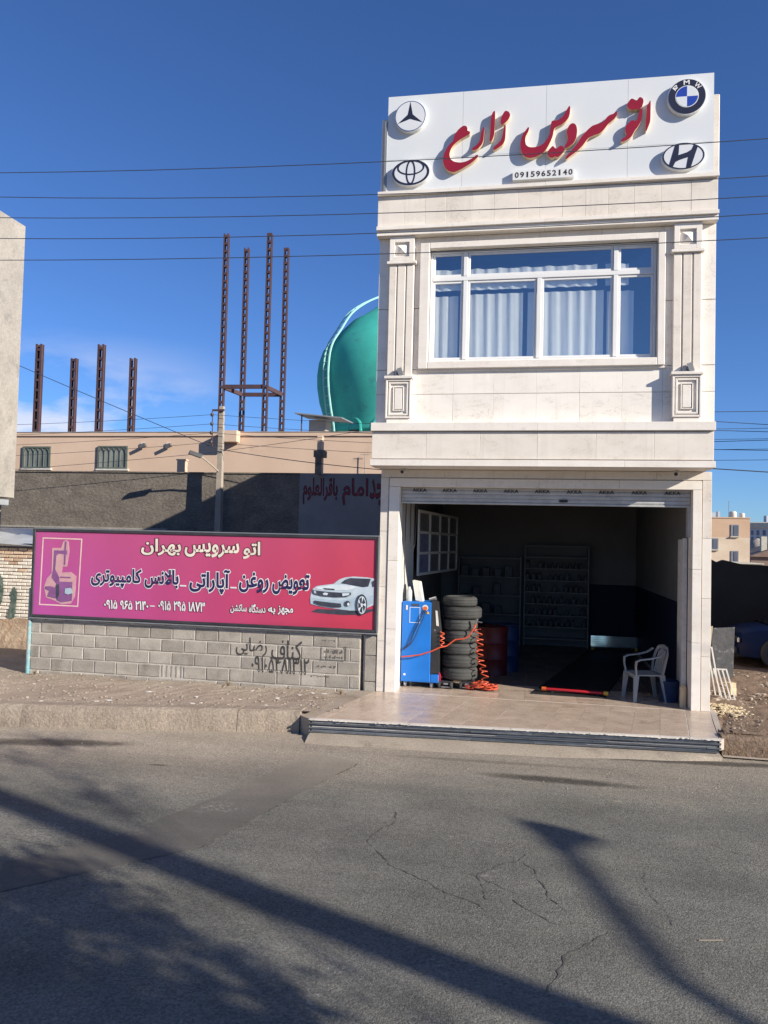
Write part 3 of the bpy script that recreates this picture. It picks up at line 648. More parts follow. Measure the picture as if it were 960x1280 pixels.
CAR_GRILLE=[(-3.515,1.834),(-3.445,1.823),(-3.261,1.809),(-3.051,1.803),(-2.868,1.81),(-2.867,1.774),(-2.938,1.735),(-3.133,1.723),(-3.357,1.733),(-3.485,1.759),(-3.517,1.781)]
CAR_LAMPL=[(-3.494,1.825),(-3.458,1.817),(-3.449,1.773),(-3.486,1.778)]
CAR_LAMPR=[(-3.016,1.795),(-2.891,1.8),(-2.9,1.77),(-3.005,1.747)]
CAR_TIE=[(-3.342,1.777),(-3.303,1.796),(-3.247,1.787),(-3.267,1.754),(-3.323,1.756)]
CAR_INTAKE=[(-3.482,1.659),(-3.299,1.643),(-3.033,1.626),(-3.017,1.569),(-3.156,1.558),(-3.367,1.583),(-3.474,1.613)]
CAR_FOG=[(-2.877,1.632),(-2.878,1.62),(-2.882,1.609),(-2.889,1.599),(-2.898,1.592),(-2.909,1.587),(-2.92,1.585),(-2.932,1.586),(-2.943,1.59),(-2.952,1.597),(-2.959,1.606),(-2.964,1.617),(-2.966,1.629),(-2.965,1.641),(-2.961,1.652),(-2.954,1.661),(-2.945,1.669),(-2.934,1.674),(-2.923,1.676),(-2.911,1.675),(-2.9,1.671),(-2.891,1.664),(-2.884,1.655),(-2.879,1.644)]
CAR_FOGIN=[(-2.885,1.622),(-2.886,1.616),(-2.887,1.61),(-2.89,1.605),(-2.894,1.601),(-2.899,1.598),(-2.904,1.597),(-2.909,1.598),(-2.914,1.6),(-2.918,1.604),(-2.921,1.609),(-2.923,1.615),(-2.924,1.621),(-2.924,1.627),(-2.922,1.633),(-2.919,1.638),(-2.915,1.642),(-2.91,1.645),(-2.905,1.646),(-2.9,1.645),(-2.895,1.643),(-2.891,1.639),(-2.888,1.634),(-2.886,1.629)]
CAR_TYRE=[(-2.593,1.626),(-2.595,1.582),(-2.603,1.541),(-2.616,1.505),(-2.634,1.478),(-2.656,1.46),(-2.679,1.453),(-2.703,1.458),(-2.725,1.474),(-2.745,1.5),(-2.76,1.535),(-2.77,1.575),(-2.774,1.619),(-2.772,1.663),(-2.764,1.704),(-2.751,1.739),(-2.733,1.767),(-2.711,1.785),(-2.688,1.791),(-2.664,1.786),(-2.642,1.77),(-2.622,1.744),(-2.607,1.71),(-2.597,1.669)]
CAR_RIM=[(-2.612,1.62),(-2.613,1.583),(-2.619,1.548),(-2.629,1.519),(-2.643,1.495),(-2.659,1.481),(-2.677,1.475),(-2.695,1.479),(-2.712,1.493),(-2.727,1.515),(-2.738,1.544),(-2.746,1.578),(-2.749,1.614),(-2.748,1.651),(-2.742,1.686),(-2.732,1.716),(-2.718,1.739),(-2.702,1.754),(-2.684,1.759),(-2.666,1.755),(-2.649,1.741),(-2.635,1.719),(-2.623,1.69),(-2.615,1.656)]
CAR_HUB=[(-2.664,1.618),(-2.664,1.609),(-2.666,1.601),(-2.668,1.595),(-2.672,1.589),(-2.675,1.586),(-2.68,1.585),(-2.684,1.586),(-2.688,1.589),(-2.692,1.594),(-2.694,1.6),(-2.696,1.608),(-2.697,1.616),(-2.697,1.625),(-2.695,1.632),(-2.693,1.639),(-2.69,1.645),(-2.686,1.648),(-2.681,1.649),(-2.677,1.648),(-2.673,1.645),(-2.669,1.64),(-2.667,1.634),(-2.665,1.626)]
CAR_GAPS=[[(-2.68,1.652),(-2.652,1.732),(-2.62,1.652),(-2.66,1.63)],[(-2.662,1.626),(-2.618,1.592),(-2.644,1.507),(-2.667,1.585)],[(-2.67,1.588),(-2.67,1.487),(-2.718,1.514),(-2.693,1.584)],[(-2.692,1.59),(-2.737,1.561),(-2.741,1.663),(-2.702,1.629)],[(-2.699,1.629),(-2.726,1.713),(-2.68,1.748),(-2.681,1.657)]]
CHANGER_FRAME0=[(-8.456,2.575),(-7.686,2.569),(-7.716,1.383),(-8.475,1.389)]
CHANGER_FRAME1=[(-8.431,2.551),(-7.712,2.548),(-7.738,1.406),(-8.449,1.411)]
CHANGER_GLOW=[(-8.261,2.393),(-8.088,2.398),(-8.053,2.506),(-8.001,2.538),(-7.947,2.509),(-7.926,2.33),(-7.961,2.078),(-8.047,2.075),(-8.055,1.967),(-7.884,1.984),(-7.776,1.916),(-7.787,1.558),(-7.86,1.437),(-8.044,1.418),(-8.166,1.473),(-8.341,1.526),(-8.389,1.704),(-8.343,1.85),(-8.254,1.949)]
CHANGER_COLUMN=[(-8.221,2.352),(-8.142,2.354),(-8.139,2.282),(-8.172,2.263),(-8.184,2.023),(-8.098,1.882),(-8.095,1.81),(-7.844,1.813),(-7.839,1.485),(-8.039,1.448),(-8.14,1.485),(-8.153,1.772),(-8.251,1.877),(-8.226,2.021)]
CHANGER_ARM=[(-8.145,2.348),(-7.967,2.359),(-7.967,2.287),(-8.143,2.298)]
CHANGER_ROD=[(-8.016,2.513),(-7.987,2.514),(-7.993,2.101),(-8.019,2.106)]
CHANGER_TABLE=[(-8.079,1.9),(-7.881,1.898),(-7.88,1.879),(-8.075,1.88)]
CHANGER_CYL=[(-8.363,1.717),(-8.264,1.726),(-8.15,1.7),(-8.141,1.521),(-8.315,1.545),(-8.273,1.648),(-8.355,1.675)]
CHANGER_WHEEL=[(-8.152,1.748),(-8.106,1.774),(-8.087,1.727),(-8.089,1.595),(-8.112,1.51),(-8.149,1.533)]
CHANGER_PEDAL=[(-7.977,1.695),(-7.859,1.711),(-7.816,1.623),(-7.92,1.592),(-7.98,1.611)]

# ================================================================== SETTING: ground, road, verges
struct(MB().sheet([(-900, -900), (900, -900), (900, 1400), (-900, 1400)], -0.12).build('ground', 'earth'))
b = MB(); NX, NY = 8, 4
road = b.sheet([(-70, -26), (70, -5), (70, 13), (4, -0.6), (-2.4, -1.6), (-70, -14.2)], 0.0).build('road', 'asphalt'); struct(road)
patch = MB().sheet([(-2.62, -2.95), (-1.98, -3.22), (-2.35, -4.55), (-2.74, -6.11), (-3.35, -6.75), (-4.6, -8.1), (-6.6, -9.2), (-6.9, -8.6), (-5.0, -7.5), (-4.13, -6.8), (-3.55, -6.05), (-3.0, -4.5)], 0.004).build('asphalt_patch', 'asphalt_patch'); struct(patch)

def crack(pts, wd=0.012):
    b = MB(); P = []
    for i in range(len(pts) - 1):
        a, c = Vector(pts[i]), Vector(pts[i + 1]); n = max(2, int((c - a).length / 0.035))
        for k in range(n): P.append(a.lerp(c, k / n))
    P.append(Vector(pts[-1]))
    off = 0; L_ = []; Rr = []
    for i, p in enumerate(P):
        t = (P[min(i + 1, len(P) - 1)] - P[max(i - 1, 0)]).normalized(); nrm = Vector((-t.y, t.x))
        off = off * .75 + R.uniform(-.014, .014); w_ = wd * R.choice((0.15, 0.3, .5, .8, 1.2)) * (0.35 if i in (0, len(P) - 1) else 1)
        q = p + nrm * off; L_.append(q + nrm * w_ / 2); Rr.append(q - nrm * w_ / 2)
    n = len(P)
    b.add([(q.x, q.y, .0035) for q in L_] + [(q.x, q.y, .0035) for q in Rr], [(i, n + i, n + i + 1, i + 1) for i in range(n - 1)])
    return struct(b.build('asphalt_crack', 'crack'))
crack([(-1.27, -4.8), (-1.22, -5.05), (-1.33, -5.35), (-1.4, -5.6), (-1.22, -5.85), (-1.05, -6.1), (-0.78, -6.28), (-0.5, -6.5), (-0.3, -6.66)], .014)
crack([(0.0, -5.55), (-0.05, -5.72), (-0.22, -5.86), (-0.38, -6.1), (-0.33, -6.3), (-0.27, -6.5)], .015)
crack([(-0.05, -5.72), (0.07, -5.92), (0.1, -6.08), (0.16, -6.3), (0.3, -6.55)], .012)
crack([(-0.38, -6.1), (-0.2, -6.25), (-0.06, -6.36)], .010)
crack([(-0.1, -6.46), (0.06, -6.66), (0.2, -6.76), (0.35, -6.7)], .011)
crack([(0.56, -6.79), (0.42, -6.98), (0.27, -7.2), (0.2, -7.46), (0.12, -7.7)], .02)
crack([(-1.98, -3.22), (-2.35, -4.55), (-2.74, -6.11)], .013)
crack([(-0.92, -6.0), (-0.75, -5.95), (-0.58, -6.0), (-0.38, -6.1)], .006)
crack([(0.95, -5.7), (0.9, -5.95), (1.0, -6.3), (1.02, -6.6)], .006)
crack([(1.62, -4.9), (1.75, -5.05), (1.95, -5.1)], .010)
crack([(-4.4, -6.3), (-3.9, -6.4), (-3.55, -6.25), (-3.3, -6.0)], .009)

def height_sheet(name, mat, fn_edge0, fn_edge1, nu, nv, zfn, jit):
    b = MB(); vs = []; fs = []
    for j in range(nv + 1):
        for i in range(nu + 1):
            a = fn_edge0(i / nu); c = fn_edge1(i / nu); t = j / nv
            x = a[0] * (1 - t) + c[0] * t; y = a[1] * (1 - t) + c[1] * t
            vs.append((x, y, zfn(x, y, t) + (R.uniform(-jit, jit) if 0 < j else 0)))
    for j in range(nv):
        for i in range(nu):
            k = j * (nu + 1) + i; fs.append((k, k + 1, k + nu + 2, k + nu + 1))
    return b.add(vs, fs).build(name, mat, smooth=False)
def kerb_y(x):
    pts = [(-40, -9.6), (-7.09, -2.87), (-5.47, -2.56), (-3.9, -2.21), (-3.15, -2.06)]
    for (x0, y0), (x1, y1) in zip(pts, pts[1:]):
        if x <= x1: return y0 + (y1 - y0) * (x - x0) / (x1 - x0)
    return -2.06
def verge_z(x, y, t):
    e = max(0.0, min(1.0, (y - kerb_y(x)) / 1.3))
    return 0.290 - 0.090 * e + 0.015 * math.sin(3.1 * x + 1.7 * y) * e
left_v = height_sheet('dirt_verge', 'dirt', lambda u: (-40 + 37.05 * u ** .45, kerb_y(-40 + 37.05 * u ** .45) + .1), lambda u: (-40 + 37.6 * u ** .45, 14.9), 150, 90, verge_z, .008)
struct(left_v)

# kerb of single stones, worn and bulging
kerb = struct(MB().box(-40, -39.9, -9.5, -9.4, -.1, .0).build('kerb', 'kerb'))
def kerb_run(x0, x1, yf, ztop, name='kerb_stone', mat='kerb', parent=None, dep=.3):
    n = max(3, int((x1 - x0) / .09)); b = MB(); prof = [(0.0, -.06), (0.006, .07), (.016, .16), (.026, .225), (.045, ztop - .022), (.085, ztop), (dep, ztop - .004), (dep, -.06)]
    vs = []; fs = []; m_ = len(prof)
    for i in range(n + 1):
        x = x0 + (x1 - x0) * i / n; y = yf(x); s_ = math.sin(5 * x) * .005 + R.uniform(-.004, .004)
        for k, (d, z) in enumerate(prof):
            vs.append((x, y + d + (s_ + R.uniform(-.004, .004) if k < 6 else 0), z + (R.uniform(-.007, .004) if 2 < k < 7 else 0)))
    for i in range(n):
        for k in range(m_): fs.append((i * m_ + k, (i + 1) * m_ + k, (i + 1) * m_ + (k + 1) % m_, i * m_ + (k + 1) % m_))
    fs.append(tuple(range(m_))); fs.append(tuple(n * m_ + k for k in range(m_))[::-1])
    return b.add(vs, fs).build(name, mat, parent, smooth=False)
for x0, x1 in ((-14, -10.01), (-10.0, -6.81), (-6.805, -3.935), (-3.925, -3.09)):
    kerb_run(x0, x1, kerb_y, .298, parent=kerb)

# the yard at the right of the shop
def kerb_yr(x): return -1.72 - .02 * (x - 2.5)
yard = height_sheet('dirt_yard', 'dirt_dark', lambda u: (2.5 + 30 * u ** 1.7, kerb_yr(2.5 + 30 * u ** 1.7) + .16), lambda u: (2.66 + 32 * u ** 1.7, 30), 110, 150,
    lambda x, y, t: .20 + .06 * max(0, 1 - (y + 1.55) / .5) + .02 * math.sin(4 * x + 2 * y) + (.05 * math.exp(-((x - 3.9) ** 2) / .5 - ((y - 3.6) ** 2) / .6)), .014)
struct(yard)
kr = struct(MB().box(30, 30.1, -2.3, -2.2, -.1, 0).build('earth_bank', 'dirt_dark'))
kerb_run(2.44, 8.0, kerb_yr, .27, 'bank_face', 'dirt_dark', kr, .25)
pk = MB()
pk.add([(2.44, -1.78, .022), (2.44, -1.72, .03), (8, -1.88, .022), (8, -1.82, .03)], [(0, 2, 3, 1)])
tag(pk.build('cement_edge', 'concrete'), None, None, None, 'structure')
# dry grass along the bank
b = MB()
for i in range(1500):
    x = R.uniform(2.46, 6.5); y = kerb_yr(x) + R.uniform(-.01, .16); z = max(0.0, .06 + (y - kerb_yr(x)) * 1.1 + R.uniform(-.06, .03)); h = R.uniform(.05, .13)
    dx, dy = R.uniform(-.04, .04), R.uniform(-.06, .01); w_ = R.uniform(.003, .007)
    b.add([(x - w_, y, z), (x + w_, y, z), (x + dx, y + dy, z + h)], [(0, 1, 2)])
tag(b.build('dry_grass', 'straw'), 'dry brown grass hanging over the earth bank right of the shop step', 'grass', None, 'stuff')

def pebble_field(name, mat, label, n, fx, zfn, rmin, rmax, flat=.6):
    b = MB()
    for i in range(n):
        x, y = fx(); r_ = rmin + (rmax - rmin) * R.random() ** 3
        b.ball((x, y, zfn(x, y) + r_ * .2), r_, (R.uniform(.7, 1.5), R.uniform(.7, 1.3), flat), .25)
    return tag(b.build(name, mat), label, 'gravel', None, 'stuff')
def fx_left():
    x = -2.6 - 9.5 * R.random(); y = kerb_y(min(x, -3.15)) + .3 + R.random() ** 1.3 * (0 - kerb_y(min(x, -3.15)) - .3); return x, min(y, -.02) if x < -2.7 else y - .3
pebble_field('gravel', 'pebble', 'loose gravel and grit on the dirt verge before the block wall', 1900, fx_left, lambda x, y: verge_z(x, y, 0), .004, .026)
def fx_right():
    return 2.72 + 3.2 * R.random() ** 1.3, -1.4 + 6.2 * R.random()
pebble_field('gravel', 'pebble', 'grit scattered over the brown yard right of the shop', 700, fx_right, lambda x, y: .2, .008, .04)
pebble_field('rubble', 'rubble', 'pale broken plaster rubble strewn across the yard right of the shop', 360, lambda: (2.95 + 2.9 * R.random() ** 1.2, 1.1 + 3.3 * R.random()), lambda x, y: .205, .014, .07, .45)
pebble_field('wood_chips', 'chip', 'heap of pale yellow wood chips at the foot of the right pillar', 420, lambda: (2.98 + R.gauss(0, .13), .42 + R.gauss(0, .26)), lambda x, y: .2 + .05 * math.exp(-((x - 2.98) ** 2 + (y - .42) ** 2) / .06), .012, .036, .5)
pebble_field('road_grit', 'pebble', 'small stones lying along the road edge', 420, lambda: ((lambda x: (x, (kerb_y(x) if x < -3.15 else -2.75 if x < 2.4 else -1.9) - .03 - R.random() ** 2 * 1.2))(R.uniform(-8, 4.2))), lambda x, y: .0, .003, .012)
for (x, y, l_, a) in ((.92, -3.9, .09, .1), (1.24, -6.75, .17, .25), (-3.5, -3.05, .08, .15)):
    o = MB(); o.obox((x, y, .006), (l_ / 2 * math.cos(a), l_ / 2 * math.sin(a), 0), (-.003 * math.sin(a), .003 * math.cos(a), 0), (0, 0, .002))
    tag(o.build('litter_strip', 'ply'), {.09: 'short white scrap lying on the road right of the crack lines', .17: 'long thin pale straw lying on the road near the lamp shadow'}.get(l_, 'x') if x > -3 else 'white scrap on the road below the left kerb', 'litter')

b = MB()
for i in range(46):
    x, y = fx_left(); b.ball((x, y, verge_z(x, y, 0) + .006), R.uniform(.012, .04), (R.uniform(.8, 2.2), R.uniform(.5, 1.2), .25), .3)
tag(b.build('scraps', 'frame_white'), 'pale scraps of paper and plaster scattered on the dirt verge', 'litter', None, 'stuff')
for k, (x, y) in enumerate(((-2.95, -.25), (-4.9, -.12), (2.78, -.35), (-8.4, -.2))):
    t = MB(); z0 = .2
    for q in range(34):
        a = R.uniform(0, 6.28); h = R.uniform(.04, .13); r_ = R.uniform(.02, .11); w_ = .004
        t.add([(x - w_, y, z0), (x + w_, y, z0), (x + r_ * math.cos(a), y + r_ * math.sin(a) * .6, z0 + h)], [(0, 1, 2)])
    tag(t.build('dry_weed', 'straw'), ('tuft of dry weed at the left corner of the shop step', 'tuft of dry weed at the foot of the block wall', 'tuft of dry weed at the foot of the right pillar', 'tuft of dry weed near the turquoise pipe')[k], 'weed')

# ================================================================== SHOP BUILDING
XL, XR = -2.45, 2.57       # upper storey
YU = -0.50                 # upper wall plane
shop = thing('shop_building', 'two-storey cream stone shop with an open garage below a wide window', 'building', (0.1, 0, 0.24))
DEPTH = 13.6
MB().box(XL, XL + .22, YU + .02, DEPTH, 3.9, 8.62).build('side_wall', 'stone_side', shop)
MB().box(XR - .22, XR, YU + .02, DEPTH, 3.9, 8.62).build('side_wall', 'stone_side', shop)
MB().box(-2.41, -2.26, .03, DEPTH, .0, 3.82).build('side_wall', 'stone_side', shop)
MB().box(2.49, 2.635, .03, DEPTH, .0, 3.82).build('side_wall', 'stone_side', shop)
MB().box(XL + .22, XR - .22, DEPTH - .2, DEPTH, .0, 8.6).build('rear_wall', 'stone_side', shop)
MB().box(XL + .01, XR - .01, -.47, DEPTH - .01, 3.83, 4.45).build('floor_slab', 'ceiling', shop)
MB().box(XL + .22, XR - .22, -.4, DEPTH - .21, 8.05, 8.3).build('roof', 'room', shop)
# upper wall core with the window hole
WX0, WX1, WZ0, WZ1 = -1.64, 1.755, 5.45, 7.215
for (x0, x1, z0, z1) in ((XL + .01, WX0, 4.46, 7.75), (WX1, XR - .01, 4.46, 7.75), (WX0, WX1, 4.46, WZ0), (WX0, WX1, WZ1, 7.75)):
    MB().box(x0, x1, YU + .03, YU + .27, z0, z1).build('wall', 'joint', shop)
MB().box(XL + .22, XR - .22, 2.6, 2.75, 4.46, 8.04).build('room_back_wall', 'room', shop)
# stone cladding of the upper wall, slab by slab (12 mm joints)
def slab(x0, x1, y0, y1, z0, z1, mat='stone', b_=.006, parent=None, name='stone_slab'):
    return MB().box(x0, x1, y0, y1, z0, z1, min(b_, .003) if name in ('stone_slab', 'lintel_stone', 'pillar_stone', 'cornice', 'band_moulding') else b_).build(name, mat, parent or shop)
J = .002
def row(xs, y0, y1, z0, z1, mat='stone', name='stone_slab', b_=.005):
    for a, c in zip(xs, xs[1:]): slab(a + J * .5, c - J * .5, y0 + R.uniform(0, .002), y1, z0, z1, mat, b_, name=name)
xs_ = [XL, -1.795, -1.24, -.62, .02, .66, 1.27, 1.847, XR]
row(xs_, YU, YU + .03, 4.49, 4.947, 'stone_light'); row(xs_, YU, YU + .03, 4.953, 5.335, 'stone_light')
row([XL, -1.795], YU, YU + .03, 5.345, 6.3, 'stone_light'); row([XL, -1.795], YU, YU + .03, 6.31, 7.42, 'stone_light'); row([1.847, XR], YU, YU + .03, 5.345, 6.3, 'stone_light'); row([1.847, XR], YU, YU + .03, 6.31, 7.42, 'stone_light')
row([-1.795, -.9, .03, .95, 1.847], YU, YU + .03, 7.31, 7.42)
# window surround, four stone bars butted
for q in ((-1.79, WX0, 5.335, 7.31), (WX1, 1.86, 5.335, 7.31)): slab(q[0], q[1], -.575, -.40, q[2], q[3], 'stone_trim', .008, name='window_surround')
slab(WX0, WX1, -.575, -.40, WZ1, 7.31, 'stone_trim', .008, name='window_surround'); slab(WX0, WX1, -.575, -.40, 5.335, WZ0, 'stone_trim', .008, name='window_surround')
MB().box(-1.83, 1.90, -.53, -.501, 5.30, 5.334, .004).build('window_sill', 'stone_trim', shop)
# cornice, frieze
for a, c in zip([-2.475, -1.3, .1, 1.4, 2.57], [-1.3, .1, 1.4, 2.57]):
    slab(a + J * .4, c - J * .4, -.645, -.3, 7.425, 7.50, 'stone_trim', .01, name='cornice')
    slab(a + J * .4, c - J * .4, -.685, -.3, 7.503, 7.562, 'stone_trim', .012, name='cornice')
fx_ = [-2.475, -2.05, -1.72, -1.4, -1.0, -.66, -.3, .02, .36, .7, 1.03, 1.4, 1.78, 2.2, 2.57]
row(fx_, -.60, -.3, 7.566, 8.062)
row([-2.475, -1.2, .1, 1.35, 2.575], -.66, -.3, 8.066, 8.125, 'stone_trim', 'cornice')
# parapet behind the sign
slab(XL - .01, XR + .035, -.50, -.30, 8.13, 9.365, 'stone', .01, name='parapet')
# balcony band: mouldings and face slabs
for a, c in zip([-2.485, -1.2, .05, 1.3, 2.555], [-1.2, .05, 1.3, 2.555]):
    slab(a + J * .4, c - J * .4, -.67, -.2, 4.36, 4.485, 'stone_trim', .014, name='band_moulding')
    slab(a + J * .4, c - J * .4, -.67, -.2, 3.82, 3.915, 'stone_trim', .014, name='band_moulding')
row([-2.47, -1.62, -.8, .05, .9, 1.72, 2.54], -.625, -.2, 3.935, 4.34)
MB().box(-2.45, 2.53, -.61, -.2, 3.9, 3.95).build('band_core', 'joint', shop); MB().box(-2.45, 2.53, -.61, -.2, 4.32, 4.37).build('band_core', 'joint', shop)
MB().box(-2.45, 2.53, -.2, .03, 3.826, 4.47).build('soffit', 'stone_trim', shop)
# pilasters
def pilaster(cx, hw):
    p = thing('pilaster', None, None, (0, 0, 0)); del ORG[p.name]
    p.parent = shop; p.location = (cx - .1, 0, 4.49 - .24); ORG[p.name] = (cx, 0, 4.49)
    y1 = YU - .001
    # capital with a sunk square and a four-sided boss
    b = MB(); w_ = hw - .012; z0, z1 = 7.035, 7.42; s = .115; cz = 7.215
    for (a, c, e, f) in ((-w_, -s, z0, z1), (s, w_, z0, z1), (-s, s, z0, cz - s), (-s, s, cz + s, z1)): b.box(cx + a, cx + c, -.60, y1, e, f, .003)
    b.box(cx - s, cx + s, -.56, y1, cz - s, cz + s)
    k = s * .8; b.add([(cx - k, -.561, cz - k), (cx + k, -.561, cz - k), (cx + k, -.561, cz + k), (cx - k, -.561, cz + k), (cx, -.62, cz)], [(0, 1, 4), (1, 2, 4), (2, 3, 4), (3, 0, 4)])
    b.build('capital', 'stone_trim', p)
    b = MB(); b.box(cx - hw - .028, cx + hw + .028, -.615, y1, 6.985, 7.03, .006); b.build('ledge', 'stone_trim', p)
    for a, c in ((-hw + .01, -.082), (-.062, .062), (.082, hw - .01)):
        MB().box(cx + a, cx + c, -.578, y1, 5.225, 6.98, .006).build('flute', 'stone', p)
    MB().box(cx - hw + .015, cx + hw - .015, -.545, y1, 5.23, 6.975).build('shaft', 'stone_trim', p)
    MB().box(cx - hw - .022, cx + hw + .022, -.645, y1, 5.175, 5.22, .006).build('ledge', 'stone_trim', p)
    b = MB(); w_ = hw - .004; b.box(cx - w_, cx + w_, -.585, y1, 4.56, 5.17, .004)
    def ring(h, z0, z1, t, y0):
        b.box(cx - h, cx - h + t, y0, -.586, z0, z1, .004); b.box(cx + h - t, cx + h, y0, -.586, z0, z1, .004)
        b.box(cx - h + t, cx + h - t, y0, -.586, z0, z0 + t, .004); b.box(cx - h + t, cx + h - t, y0, -.586, z1 - t, z1, .004)
    ring(w_, 4.56, 5.17, .03, -.62); ring(w_ - .045, 4.605, 5.125, .028, -.612); 
    b.box(cx - .06, cx + .06, -.606, -.586, 4.70, 5.03, .005)
    ring(.085, 4.675, 5.055, .014, -.61)
    b.build('pedestal', 'stone_trim', p)
    MB().box(cx - w_ + .02, cx + w_ - .02, -.60, y1, 4.489, 4.556, .004).build('plinth', 'stone_trim', p)
    return p
pilaster(-2.075, .205); pilaster(2.165, .205)
# window: frame, mullions, panes
win = thing('window', None, None, (0, 0, 0)); win.parent = shop; win.location = (-.05, 0, WZ0 - .24); ORG[win.name] = (.05, 0, WZ0)
yf, yb = -.455, -.42
fr = .045
b = MB(); b.box(WX0 + .002, WX0 + fr, yf, yb, WZ0, WZ1, .005); b.box(WX1 - fr, WX1 - .002, yf, yb, WZ0, WZ1, .005)
b.box(WX0 + fr, WX1 - fr, yf, yb, WZ0 + .002, WZ0 + fr, .005); b.box(WX0 + fr, WX1 - fr, yf, yb, WZ1 - fr, WZ1 - .002, .005)
b.build('frame', 'pvc', win)
mz = 6.765; m1, mc, m2 = -1.085, .04, 1.165
MB().box(WX0 + fr, WX1 - fr, yf - .006, yb, mz - .034, mz + .034, .006).build('transom', 'pvc', win)
for x in (m1, m2):
    b = MB(); b.box(x - .034, x + .034, yf - .008, yb, WZ0 + fr, mz - .035, .006); b.box(x - .034, x + .034, yf - .008, yb, mz + .035, WZ1 - fr, .006); b.build('mullion', 'pvc', win)
MB().box(mc - .034, mc + .034, yf - .008, yb, WZ0 + fr, mz - .035, .006).build('mullion', 'pvc', win)
def pane(x0, x1, z0, z1, sash=True):
    t = .034 if sash else .018
    b = MB(); b.box(x0, x0 + t, yf + .010, yb + .002, z0, z1, .004); b.box(x1 - t, x1, yf + .010, yb + .002, z0, z1, .004)
    b.box(x0 + t, x1 - t, yf + .010, yb + .002, z0, z0 + t, .004); b.box(x0 + t, x1 - t, yf + .010, yb + .002, z1 - t, z1, .004); b.build('sash', 'pvc', win)
    tz = R.uniform(-.0015, .0015)
    MB().add([(x0 + t, -.43 + tz, z0 + t), (x1 - t, -.43 - tz, z0 + t), (x1 - t, -.43, z1 - t), (x0 + t, -.43, z1 - t)], [(0, 1, 2, 3)]).build('pane', 'glass', win)
lo, hi = WZ0 + fr + .002, WZ1 - fr - .002
for x0, x1 in ((WX0 + fr, m1 - .036), (m1 + .036, mc - .036), (mc + .036, m2 - .036), (m2 + .036, WX1 - fr)): pane(x0 + .002, x1 - .002, lo, mz - .037)
for x0, x1 in ((WX0 + fr, m1 - .036), (m1 + .036, m2 - .036), (m2 + .036, WX1 - fr)): pane(x0 + .002, x1 - .002, mz + .037, hi)
# curtains hanging inside
def curtain(x0, x1, z0, z1, label, name='curtain', amp=.011, y=-.36, top_wave=0.0):
    b = MB(); n = max(8, int((x1 - x0) / .018)); vs = []; fs = []; m_ = 4
    ph = R.uniform(0, 6)
    for j in range(m_ + 1):
        for i in range(n + 1):
            x = x0 + (x1 - x0) * i / n; t = j / m_
            vs.append((x, y + amp * math.sin(ph + x * 34 + .5 * math.sin(x * 9)) + .3 * amp * math.sin(x * 71 + 2 * t), z0 + (z1 - z0) * t + (top_wave * math.sin(x * 17 + ph) if j == m_ else 0) + (.6 * top_wave * math.sin(x * 23) if j == 0 else 0)))
    for j in range(m_):
        for i in range(n): k = j * (n + 1) + i; fs.append((k, k + 1, k + n + 2, k + n + 1))
    o = b.add(vs, fs).build(name, 'curtain', smooth=True)
    tag(o, label, 'curtain', 'white curtains behind the upper window')
curtain(-1.60, -1.20, 5.46, 6.52, 'narrow white curtain behind the far left pane of the upper window')
curtain(-1.17, -.20, 5.46, 6.54, 'wide white curtain left of the middle mullion of the upper window')
curtain(-.13, 1.0, 5.46, 6.54, 'widest white curtain right of the middle mullion of the upper window')
curtain(1.05, 1.44, 5.46, 6.52, 'narrow white curtain at the right end of the upper window')
curtain(-1.60, -1.12, 6.60, 6.93, 'short ruffled pelmet drape above the far left curtain', 'pelmet', .009, -.385, .007)
curtain(-1.06, .90, 6.60, 6.93, 'long ruffled pelmet drape across the middle of the upper window', 'pelmet', .009, -.385, .007)
curtain(1.02, 1.36, 6.60, 6.93, 'short ruffled pelmet drape above the right end curtain', 'pelmet', .009, -.385, .007)

# ground-floor front: two-step stone frame round the garage opening
for (x0, x1, y0) in ((-2.425, -2.297, -.02), (2.517, 2.645, -.02)):
    for z0, z1 in zip((.24, 1.05, 1.92, 2.82), (1.046, 1.916, 2.816, 3.69)): slab(x0, x1, y0, .06, z0, z1, name='pillar_stone')
for (x0, x1, y0) in ((-2.283, -2.115, -.035), (2.375, 2.503, -.035)):
    for z0, z1 in zip((.24, 1.25, 2.35), (1.246, 2.346, 3.543)): slab(x0, x1, y0, .30, z0, z1, 'stone_trim', name='pillar_stone')
row([-2.425, -1.4, -.3, .8, 1.85, 2.645], -.02, .06, 3.694, 3.82, name='lintel_stone'); row([-2.283, -1.2, .1, 1.3, 2.503], -.035, .10, 3.547, 3.68, 'stone_trim', 'lintel_stone')
MB().box(-2.30, -2.26, .0, .2, .24, 3.69).build('pillar_core', 'joint', shop); MB().box(2.49, 2.53, .0, .2, .24, 3.69).build('pillar_core', 'joint', shop)
MB().box(-2.28, 2.5, .1, .3, 3.55, 3.826).build('lintel_core', 'joint', shop)
MB().box(-2.28, 2.5, .0, .1, 3.675, 3.70).build('lintel_core', 'joint', shop)
